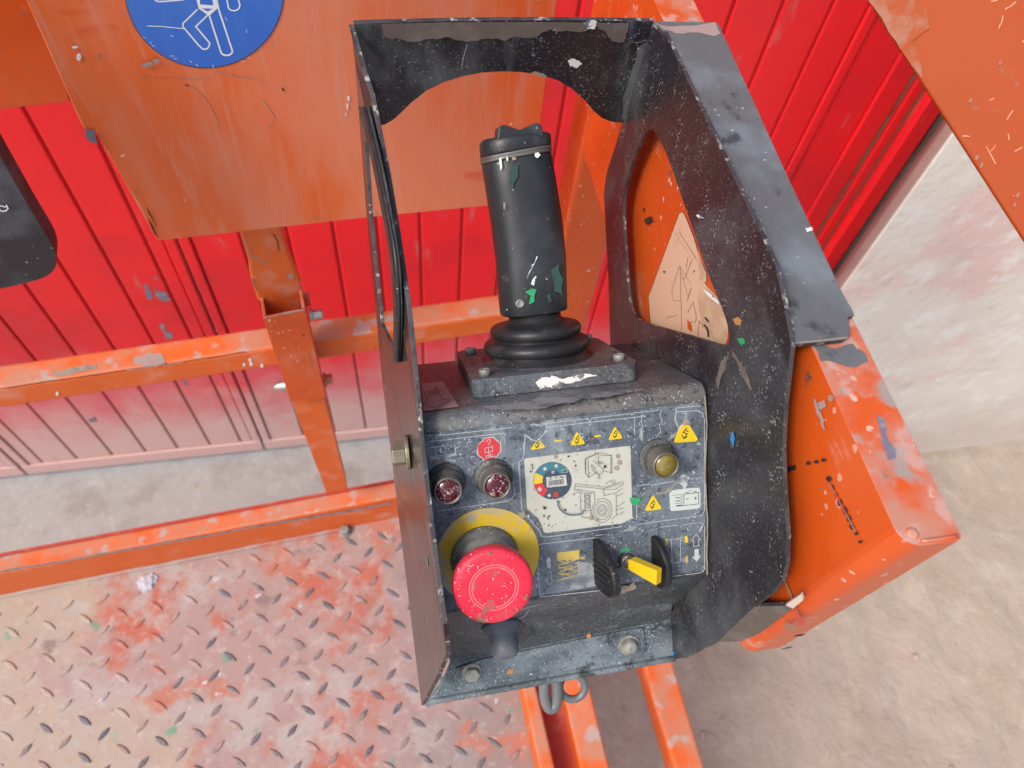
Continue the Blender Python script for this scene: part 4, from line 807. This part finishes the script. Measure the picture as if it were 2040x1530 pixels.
for i, (h, k) in enumerate(((0, 1.0), (.0004, 1.03), (.0015, 1.03), (.0018, .99), (.0022, 1.03), (.0034, 1.02), (.0036, 1.0))):
    c = (a + b) / 2; ring_s.append(section(c + (a - c) * k + du * h, c + (b - c) * k + du * h, .0178 * k))
loft('clamp_ring', ring_s, chrome, joy, bevel=0)
A1, B1 = bx(957, 300, 2, JC[2]), bx(1093, 285, 2, JC[2]); A2, B2 = bx(960, 287, 2, JC[2]), bx(1091, 268, 2, JC[2])
cap_s = []
c_ = (a + b) / 2 + du * .0036; h_ = (b - a) / 2
for k, dh in ((1.0, 0), (1.025, .0012), (1.02, .0072), (.985, .0090), (.94, .0096), (.6, .0098)):
    dl = du * dh * .98; dr_ = du * dh * .74; cc_ = c_; cap_s.append(section(cc_ - h_ * k + dl, cc_ + h_ * k + dr_, .0172 * k))
loft('grip_cap', cap_s, rubber, joy, bevel=.0006)
rk = [(984, 284), (986, 258), (993, 254), (1000, 254.5), (1024, 263), (1028, 263), (1058, 249.5), (1064, 250), (1070, 257), (1073, 276)]
RKM = plane(bw(0, 0, JC[2] + .002), ax_w)
slab('rocker_switch', rk, [], lambda x, y: RKM(x, y), ax_w * .014, rubber, joy, .0008)
GM = plane(bw(0, 0, JC[2] + .0178), ax_w)
def on_grip(px, py, dh=.0006):
    q = bx(px, py, 2, JC[2] + .0176); return bw(q[0], q[1], q[2] + dh)
for (x, y) in ((1036, 605), (1112, 598)):
    q = bx(x, y, 2, JC[2] + (.0172 if x < 1100 else .013)); lathe('grip_screw', [(.0024, -.004), (.0024, .0006), (.0015, .0006), (.0013, -.0003)], bw(*q), ax_w if x < 1100 else nrm(ax_w + ax_x * .6), dustbolt, joy, 18)
d = Decal('paint_fleck', lambda x, y, h: on_grip(x, y, h + .0012), 0, .00002)
for i, (pp, m) in enumerate(((k1((800, 800), (812, 800), (815, 850), (805, 868), (800, 830)), paint_w), (k1((835, 790), (845, 792), (845, 820), (836, 815)), paint_w), (k1((865, 795), (890, 800), (885, 812), (865, 815)), mud), (k1((982, 778), (1000, 775), (1010, 790), (995, 804), (980, 792)), paint_w),
                             (k1((850, 880), (900, 830), (895, 900), (870, 960), (850, 930)), grip_m), (k1((990, 1300), (995, 1305), (960, 1350), (975, 1345), (945, 1420), (940, 1410)), paint_w), (k1((930, 1480), (960, 1465), (990, 1470), (980, 1530), (950, 1545), (960, 1500)), paint_g), (k1((960, 1440), (985, 1400), (990, 1410), (975, 1450)), paint_w), (k1((1060, 1370), (1100, 1340), (1125, 1420), (1120, 1500), (1080, 1480)), green_tint), (k1((1040, 1500), (1060, 1490), (1070, 1530), (1045, 1540)), green_tint), (k1((820, 1030), (830, 1030), (828, 1065), (822, 1060)), mud))):
    if m is grip_m: m = green_tint
    if m: d.poly(ragged(pp, .12, 1, i), m)
d.build(joy)
d = Decal('white_paint_splash', plane(bw(0, 0, K1), ax_w), .0003)
d.poly(ragged(k2((775, 470), (800, 450), (860, 445), (870, 430), (925, 450), (1000, 432), (1140, 430), (1010, 465), (930, 475), (925, 510), (880, 505), (800, 510)), .1, 3, 2), paint_w).build(jb)
# toggle switch and its two guard fins
tg = lathe('toggle_switch', [(.0045, 0), (.0045, .003), (.0040, .0045), (.0030, .0047), (.0028, .003)], bw(*bx(1247, 1115, 2, .0015)), ax_w, [chrome], cb, 28)
p0, p1 = bw(*bx(1244, 1112, 2, .003)), bw(*bx(1263, 1125, 2, .011))
tube('lever_stem', [p0, p1], .0013, dustbolt, tg, 12)
q0, q1 = bw(*bx(1258, 1121, 2, .009)), bw(*bx(1313, 1149, 2, .026)); dr = nrm(q1 - q0); sd_ = nrm(np.cross(dr, ax_u)); u2 = np.cross(sd_, dr)
bm = bmesh.new()
ra, rb_ = [], []
for sx_, sy_ in ((-1, -1), (1, -1), (1, 1), (-1, 1)):
    ra.append(bm.verts.new(V(q0 + sd_ * sx_ * .0030 + u2 * sy_ * .0032))); rb_.append(bm.verts.new(V(q1 + sd_ * sx_ * .0024 + u2 * sy_ * .0046)))
for k in range(4): bm.faces.new((ra[k], ra[(k + 1) % 4], rb_[(k + 1) % 4], rb_[k]))
bm.faces.new(ra[::-1]); bm.faces.new(rb_)
link('lever_cap', bm, yel_plastic, tg, bevel=.0006)
def fin(cx_, cy_, su, sw, thick, lean, ridges, sign):
    q = bx(cx_, cy_, 2, .001); bm = bmesh.new(); n = 20; lo_, hi_ = [], []
    for k in range(n + 1):
        t = math.pi * k / n; u = q[1] + su * math.cos(t) - (.0065 if ridges else .004) * math.sin(t) ; w = .001 + sw * math.sin(t) ** .8
        x = q[0] + lean * math.sin(t) ** .8
        lo_.append(bm.verts.new(V(bw(x - thick / 2, u, w)))); hi_.append(bm.verts.new(V(bw(x + thick / 2, u, w))))
    m_ = n // 2
    for k in range(n): bm.faces.new((lo_[k], lo_[k + 1], hi_[k + 1], hi_[k]))
    bm.faces.new(lo_[::-1]); bm.faces.new(hi_); bm.faces.new((lo_[0], hi_[0], hi_[-1], lo_[-1]))
    o = link('switch_guard', bm, pl_fin, tg, bevel=.0012, seg=3)
    if ridges:
        rb2 = bmesh.new()
        for k in range(7):
            uu = q[1] + su * (.72 - .24 * k); hh = sw * max(.2, 1 - ((.72 - .24 * k)) ** 2) ** .5 * .86
            c = bw(q[0] + lean * .5 - thick / 2, uu - .0018, .002 + hh / 2); box_bm(rb2, c, (nrm(ax_x), ax_u, nrm(ax_w + ax_x * lean / sw)), (.0008, .0008, hh / 2))
        o2 = link('grip_rib', rb2, pl_fin, tg, bevel=.0003); o2['kind'] = 'stuff'
fin(1188, 1118, .0145, .0215, .0042, .0055, True, -1); fin(1302, 1112, .0150, .0165, .0040, .0035, False, 1)
slab('guard_base', [(.0085, -.030), (.0085, -.0615), (.0455, -.0615), (.0455, -.030)], [[(.0205 + .0052 * math.cos(t), -.0462 + .0052 * math.sin(t)) for t in np.linspace(0, 6.1, 16)]], lambda x, u: bw(x, u, .0011), ax_w * .0012, face_m, tg, .0005)
d = Decal('green_fleck', plane(bw(0, 0, .0024), ax_w), .0001); d.poly(ragged(c3((985, 415), (1010, 375), (1060, 362), (1105, 375), (1090, 400), (1040, 395)), .06, 2, 3), paint_g).build(tg)
# grey plug under the face
cn = nrm(ax_w * .69 - ax_u * .72); CP = plane(bw(0, -.0645, 0), cn)
lathe('rubber_plug', [(.0122, 0), (.0122, .002), (.0108, .003), (.0104, .005), (.0092, .0055), (.0090, .009), (.0084, .017), (.0068, .0195), (.004, .0203)], CP(998, 1243), cn, greyrub, cb, 36)
d = Decal('scratched_outline', CP, .0003); d.line(g7((430, 240), (640, 190), (700, 160), (730, 115)), 1.2, w_line).line(g7((640, 130), (730, 100), (810, 80)), 1.1, w_line); d.build(hs)
# mounting lip, doubler plate and bolts
LW = -.062
LM = plane(bw(0, 0, LW), ax_w)
lip = slab('mounting_lip', smooth_path([(897, 1321), (1338, 1232)], 0) + [(1350, 1300), (1344, 1313), (846, 1404), (880, 1360)], [], lambda a, b: LM(a, b), -ax_w * .003, [lip_m, lip_m], cb, .0015)
bm = bmesh.new(); wq = [LM(897, 1322), LM(1338, 1233), CP(1340, 1200), CP(884, 1262)]
vs = [bm.verts.new(V(p)) for p in wq] + [bm.verts.new(V(p - ax_w * .003)) for p in wq]
for f in ((0, 1, 2, 3), (7, 6, 5, 4), (0, 4, 5, 1), (1, 5, 6, 2), (2, 6, 7, 3), (3, 7, 4, 0)): bm.faces.new([vs[i] for i in f])
link('bracket_web', bm, housing_m, cb, bevel=.0004)
tube('rolled_edge', [LM(846 + (1344 - 846) * t, 1400 + (1311 - 1400) * t, .0005) for t in np.linspace(0, 1, 14)], .0022, lip_m, lip, 10)
dp = slab('doubler_plate', smooth_path([(906, 1322), (1100, 1283), (1276, 1247), (1282, 1252), (1285, 1292), (1278, 1302), (1100, 1338), (930, 1374), (916, 1368), (911, 1350)], 1, True), [], lambda a, b: LM(a, b, .0001), ax_w * .0018, lip_m, lip, .0006)
hexbolt('bolt', LM(940, 1339, .0018), ax_w, .0046, .0045, dustbolt, lip)
hexbolt('bolt', LM(1253, 1284, .0018), ax_w, .0052, .0055, dustbolt, lip, True, True)
d = Decal('paint_fleck', LM, .0023); d.poly(ragged(g7((572, 535), (600, 520), (625, 535), (610, 552), (585, 555)), .1, 2, 1), paint_o).poly(ragged(circ(1173, 1267, 5, 5, 8), .1, 2, 2), paint_o).poly(ragged(circ(1341, 1302, 3.4, 4, 8), .1, 1, 2), paint_b); d.build(lip)

# ---------------------------------------------------------------- cover: side plates, arched back plate, hook flange
def RP(px, py): q = bx(px, py, 0, XR); return bw(*q)
outline = [(1345, 1313), (1365, 1311), (1430, 1278), (1503, 1207), (1538, 1182), (1558, 1155), (1566, 1120), (1567, 1060), (1560, 960), (1558, 890), (1563, 800), (1570, 740), (1576, 688), (1560, 600), (1545, 530), (1480, 392), (1413, 251), (1323, 63), (1300, 43), (1281, 118), (1258, 190), (1240, 245), (1226, 290), (1208, 345), (1203, 385), (1206, 450), (1212, 560), (1214, 640), (1216, 692)]
o3 = [RP(*p) for p in outline] + [bw(XR, .0, -.184), bw(XR, -.162, -.17), bw(XR, -.166, -.07)]
h3 = [RP(*p) for p in smooth_path([(1297, 241), (1262, 310), (1244, 375), (1240, 420), (1245, 500), (1250, 570), (1255, 612), (1266, 636), (1300, 648), (1370, 667), (1442, 690), (1452, 684), (1452, 655), (1437, 608), (1411, 550), (1380, 455), (1360, 400), (1330, 310)], 2, True)]
sp_r = slab('side_plate', o3, [h3], lambda *p: p, ax_x * .0022, [black, blackedge], cb, .0005, 1)
BDV = nrm(bw(0, .158, -.1816) - bw(0, .2514, -.073)); bpn = nrm(np.cross(ax_x, BDV)); 
if bpn.dot(O) > 0: bpn = -bpn
BPM = plane(bw(0, .2514, -.073), bpn)
arch = [(1237, 245), (1218, 243), (1200, 236), (1183, 222), (1166, 201), (1140, 178), (1110, 160), (1075, 149), (1035, 143.5), (1000, 142.5), (960, 145), (920, 153), (885, 164), (850, 181), (818, 206), (800, 224), (785, 238), (766, 249)]
back = slab('back_plate', [(704, 47), (760, 44.5), (880, 42), (1000, 40), (1150, 40), (1303, 42), (1288, 118), (1264, 190), (1244, 245)] + arch + [(742, 252)], [], lambda a, b: BPM(a, b), -bpn * .0028, [black, blackedge], cb, .0005, 1)
d = Decal('peeled_primer', BPM, .0002)
top = [(x, y) for x, y in k1((205, 122), (600, 112), (1100, 112), (1460, 118))]
low = ragged(k1((1460, 118), (1455, 160), (1430, 215), (1375, 210), (1345, 165), (1290, 135), (1215, 165), (1120, 160), (1060, 150), (1000, 185), (880, 185), (830, 210), (740, 195), (690, 210), (600, 205), (520, 190), (430, 200), (345, 212), (300, 200), (210, 180), (205, 122)), .10, 3, 5, False)
d.poly(top[:3] + low, primer)
d.line(low[:-1], 1.1, blackedge)
d.poly(ragged(k1((1150, 310), (1185, 298), (1225, 325), (1200, 345), (1160, 335)), .12, 3, 4), paint_w).poly(ragged(k1((1230, 120), (1300, 112), (1290, 145), (1250, 150)), .25, 3, 4), paint_w).poly(ragged(k1((960, 370), (1000, 365), (1045, 385), (1040, 395), (980, 380)), .1, 2, 4), mud)
d.line(k1((640, 225), (620, 290), (612, 350)), .8, w_line).line(k1((1500, 560), (1440, 610)), 2, w_line); d.build(back)
d = Decal('rub_streak', BPM, .0003)
d.poly(ragged(k1((1505, 240), (1560, 210), (1590, 260), (1530, 400), (1470, 600), (1425, 610), (1430, 500)), .05, 3, 1), flange_m).poly(ragged(k1((1525, 390), (1545, 420), (1530, 460), (1508, 445)), .1, 2, 1), paint_o).poly(ragged(k1((1565, 180), (1590, 165), (1585, 220), (1570, 240)), .1, 2, 1), paint_o)
d.build(back)
# hook flange lying over the rail shroud
c_top, c_bot = RP(1323, 63), RP(1576, 688); far = ray(1690, 675) * .3327
fln = nrm(np.cross(c_bot - c_top, far - c_top)); fln = fln if fln[2] > 0 else -fln
FLM = plane(c_top, fln)
fl = slab('hook_flange', [(1301, 42), (1323, 63), (1413, 251), (1480, 392), (1545, 530), (1562, 600), (1576, 687), (1640, 681), (1683, 677), (1693, 668), (1694, 655), (1690, 632), (1703, 628), (1698, 615), (1680, 585), (1560, 330), (1432, 47), (1425, 44)], [], lambda a, b: FLM(a, b), -fln * .0026, [flange_m, blackedge], cb, .0009, 1)
d = Decal('rubbed_bare_corner', FLM, .0002); d.poly(ragged(k1((1600, 118), (1900, 112), (1925, 170), (1890, 185), (1800, 165), (1700, 170), (1640, 150)), .06, 3, 2), pale_label)
d.line(ragged(g6((40, 820), (100, 900), (150, 1000), (200, 1130), (280, 1330)), .05, 4, 3, False), 2.2, mud)
d.line([(1577, 684), (1640, 678), (1690, 672)], 3, mud).poly(ragged(g6((650, 1450), (690, 1440), (700, 1460), (665, 1475)), .1, 2, 1), paint_w); rt = random.Random(11); cr_ = [(1323, 63), (1413, 251), (1480, 392), (1545, 530), (1576, 687)]
for k in range(90):
    q = rt.random() ** .8 * 3.999; i = int(q); t = q - i; x = cr_[i][0] + (cr_[i + 1][0] - cr_[i][0]) * t + rt.uniform(2, 16) * rt.random() ** .5; y = cr_[i][1] + (cr_[i + 1][1] - cr_[i][1]) * t
    d.line([(x, y), (x + rt.uniform(2, 7), y + rt.uniform(3, 9))], rt.uniform(.7, 1.7), rt.choice((dustgrey, mud, blackedge, w_line)))
d.build(fl)
# lower tab of the right plate
e0, e1_ = RP(1428, 1279), RP(1502, 1209); e2_ = SX(1575, 1211) * .975; tn = nrm(np.cross(e1_ - e0, e2_ - e0)); TM = plane(e0, tn)
slab('bent_tab', [(1427, 1280), (1502, 1209), (1571, 1207), (1577, 1214), (1514, 1262), (1475, 1279)], [], lambda a, b: TM(a, b), tn * (.003 if tn.dot(e0) > 0 else -.003), [tab_m, blackedge], cb, .0006, 1)
slab('bent_tab_end', [(1564, 1206), (1596, 1184), (1600, 1196), (1579, 1213)], [], lambda a, b: TM(a, b, -.001 if tn.dot(e0) > 0 else .001), tn * .002, pale_metal, cb, .0003)
d = Decal('chipped_spot', plane(bw(XR, 0, 0), -ax_x), .0002)
for i, (pp, m) in enumerate(((k4((560, 345), (585, 335), (605, 350), (600, 380), (575, 375)), paint_o), (k4((580, 445), (610, 440), (625, 465), (605, 480)), paint_g), (k4((500, 560), (545, 500), (540, 540), (500, 640), (485, 705), (475, 660)), primer), (k4((545, 480), (580, 530), (620, 600), (660, 710), (640, 690), (590, 590), (560, 540)), primer), (g5((985, 235), (1010, 225), (1065, 260), (1020, 262)), paint_w), (k4((548, 925), (562, 915), (570, 960), (560, 1000)), paint_b))):
    d.poly(ragged(pp, .1, 2, i), m)
d.build(sp_r)
# left plate: a ruled sheet between its rear and front edges (seen almost edge-on)
def inter(px, py, a, b):
    """pixel ray met with the plane through the (u,w) points a,b along the box's x axis"""
    (u0, w0), (u1, w1) = a, b; nv = np.array([0, -(w1 - w0), u1 - u0]); nv = nv / np.linalg.norm(nv); r = B.T @ ray(px, py); o = B.T @ (-O); t = nv.dot(np.array([0, u0, w0]) - o) / nv.dot(r); return o + r * t
FR = [((733, 146), 0), ((748, 190), 0), ((762, 260), 0), ((780, 350), 0), ((800, 470), 0), ((818, 590), 0), ((829, 690), 0), ((836, 760), 0), ((845, 860), 0), ((857, 970), 0), ((870, 1080), 0), ((884, 1185), 0), ((893, 1242), 0)]
FA, FB = (.236, -.062), (-.056, .052)
front3 = [inter(*p, FA, FB) for p, _ in FR] + [inter(*p, FB, (-.165, -.05)) for p in ((897, 1275), (899, 1300), (880, 1345), (848, 1404))]
fpx = [p for p, _ in FR] + [(897, 1275), (899, 1300), (880, 1345), (848, 1404)]
RE = [(703, 48), (707, 120), (712, 200), (717, 270), (722, 340), (733, 480), (745, 600), (758, 740), (772, 860), (789, 990), (806, 1120), (820, 1235), (833, 1330), (845, 1405)]
UA, UB, UC, UD = (.2514, -.073), (.158, -.18), (-.06, -.18), (-.167, -.062)
def rear_pt(p):
    y = p[1]
    if y < 200: return inter(*p, UA, UB)
    if y < 1000: return inter(*p, UB, UC)
    return inter(*p, UC, UD)
rear3 = [rear_pt(p) for p in RE]

fr_all = [((703, 48), inter(703, 48, UA, UB))] + list(zip(fpx, front3)); re_all = list(zip(RE, rear3))
dep = lambda q: float(-(Ri @ bw(*q))[2])
def at_row(ch, y):
    y = min(max(y, ch[0][0][1]), ch[-1][0][1])
    for (p, a), (q, b) in zip(ch[:-1], ch[1:]):
        if p[1] <= y <= q[1]:
            t = (y - p[1]) / max(1e-6, q[1] - p[1]); return p[0] + (q[0] - p[0]) * t, (1 - t) / dep(a) + t / dep(b)
def LP(px, py, out=0.):
    (xf, f), (xb, b) = at_row(fr_all, py), at_row(re_all, py); t = (px - xb) / max(4., xf - xb); t = min(1.2, max(-.2, t))
    return ray(px, py) / (b + (f - b) * t) - ax_x * out
lo_ = [(703, 48)] + fpx + [(x + 9, y) for x, y in RE[::-1][1:-1]] + [(709, 60)]
def LPo(px, py, out): return LP(px + out * 3300, py, out)
slot = [(734, 282), (738, 340), (744, 430), (753, 520), (762, 600), (767, 646), (785, 684), (792, 690), (796, 660), (795, 590), (790, 520), (779, 440), (764, 370), (750, 310), (742, 284)]
sp_l = slab('side_plate', lo_, [slot], LP, -ax_x * .0026, [gloss, blackedge], cb, .0003, 1)
trim_l = [(713, 212), (725, 272), (739, 333), (760, 423), (778, 510), (785, 600), (787, 640), (784, 717)]
trim_r = [(738, 212), (757, 272), (774, 341), (787, 423), (801, 510), (805, 600), (803, 660), (798, 722)]
mid = [((a[0] + b[0]) / 2, (a[1] + b[1]) / 2) for a, b in zip(trim_l, trim_r)]
def strip_tube(name, mp, wpx, m, out, parent):
    mp = smooth_path(mp, 2); bm = bmesh.new(); rs = []
    for i, p in enumerate(mp):
        w = wpx[0] + (wpx[1] - wpx[0]) * i / (len(mp) - 1); r = []
        for k in range(10):
            a = 2 * math.pi * k / 10; r.append(bm.verts.new(V(LP(p[0] + out * 3300 + w / 2 * math.cos(a), p[1], out + .0016 * math.sin(a)))))
        rs.append(r)
    for i in range(len(rs) - 1):
        for k in range(10): bm.faces.new((rs[i][k], rs[i][(k + 1) % 10], rs[i + 1][(k + 1) % 10], rs[i + 1][k])).smooth = True
    bm.faces.new(rs[0][::-1]); bm.faces.new(rs[-1]); return link(name, bm, m, parent)
strip_tube('rubber_trim', mid, (24, 15), trim_m, .0042, sp_l)
strip_tube('trim_lip', [(p[0] + 2, p[1]) for p in mid], (6, 3), pl_fin, .0056, sp_l)
slab('edge_label', [(766, 765), (776, 765), (788, 870), (778, 872)], [], lambda a, b: LPo(a, b, .0028), -ax_x * .0004, flange_m, sp_l)
bc = LPo(816, 899, .0028); hexbolt('bolt', bc, nrm(-ax_x), .0068, .0098, brass, sp_l)
d = Decal('green_scratch', lambda x, y, h: LPo(x, y, .0029 + h), 0); d.line(k3((150, 610), (158, 660)), 1.6, paint_g).line(k3((128, 850), (122, 905)), 3, paint_g); d.build(sp_l)
for o in COL.objects:
    if o.name.split('.')[0] in ('scratch_mark', 'white_scuff', 'worn_patch', 'dirt_patch', 'paint_chip', 'paint_drip', 'paint_fleck', 'chipped_paint', 'sleeve_scuff', 'scuff_mark', 'rub_streak', 'dry_mud_spot', 'chipped_spot', 'peeled_primer', 'rubbed_bare_corner', 'green_scratch', 'printed_frame_lines', 'peeled_overlay_edge', 'dust_streak', 'grime_line', 'drive_pictogram', 'raise_pictogram', 'lift_pictogram', 'scratched_outline', 'yellow_dash', 'printed_mark'): o['kind'] = 'stuff'
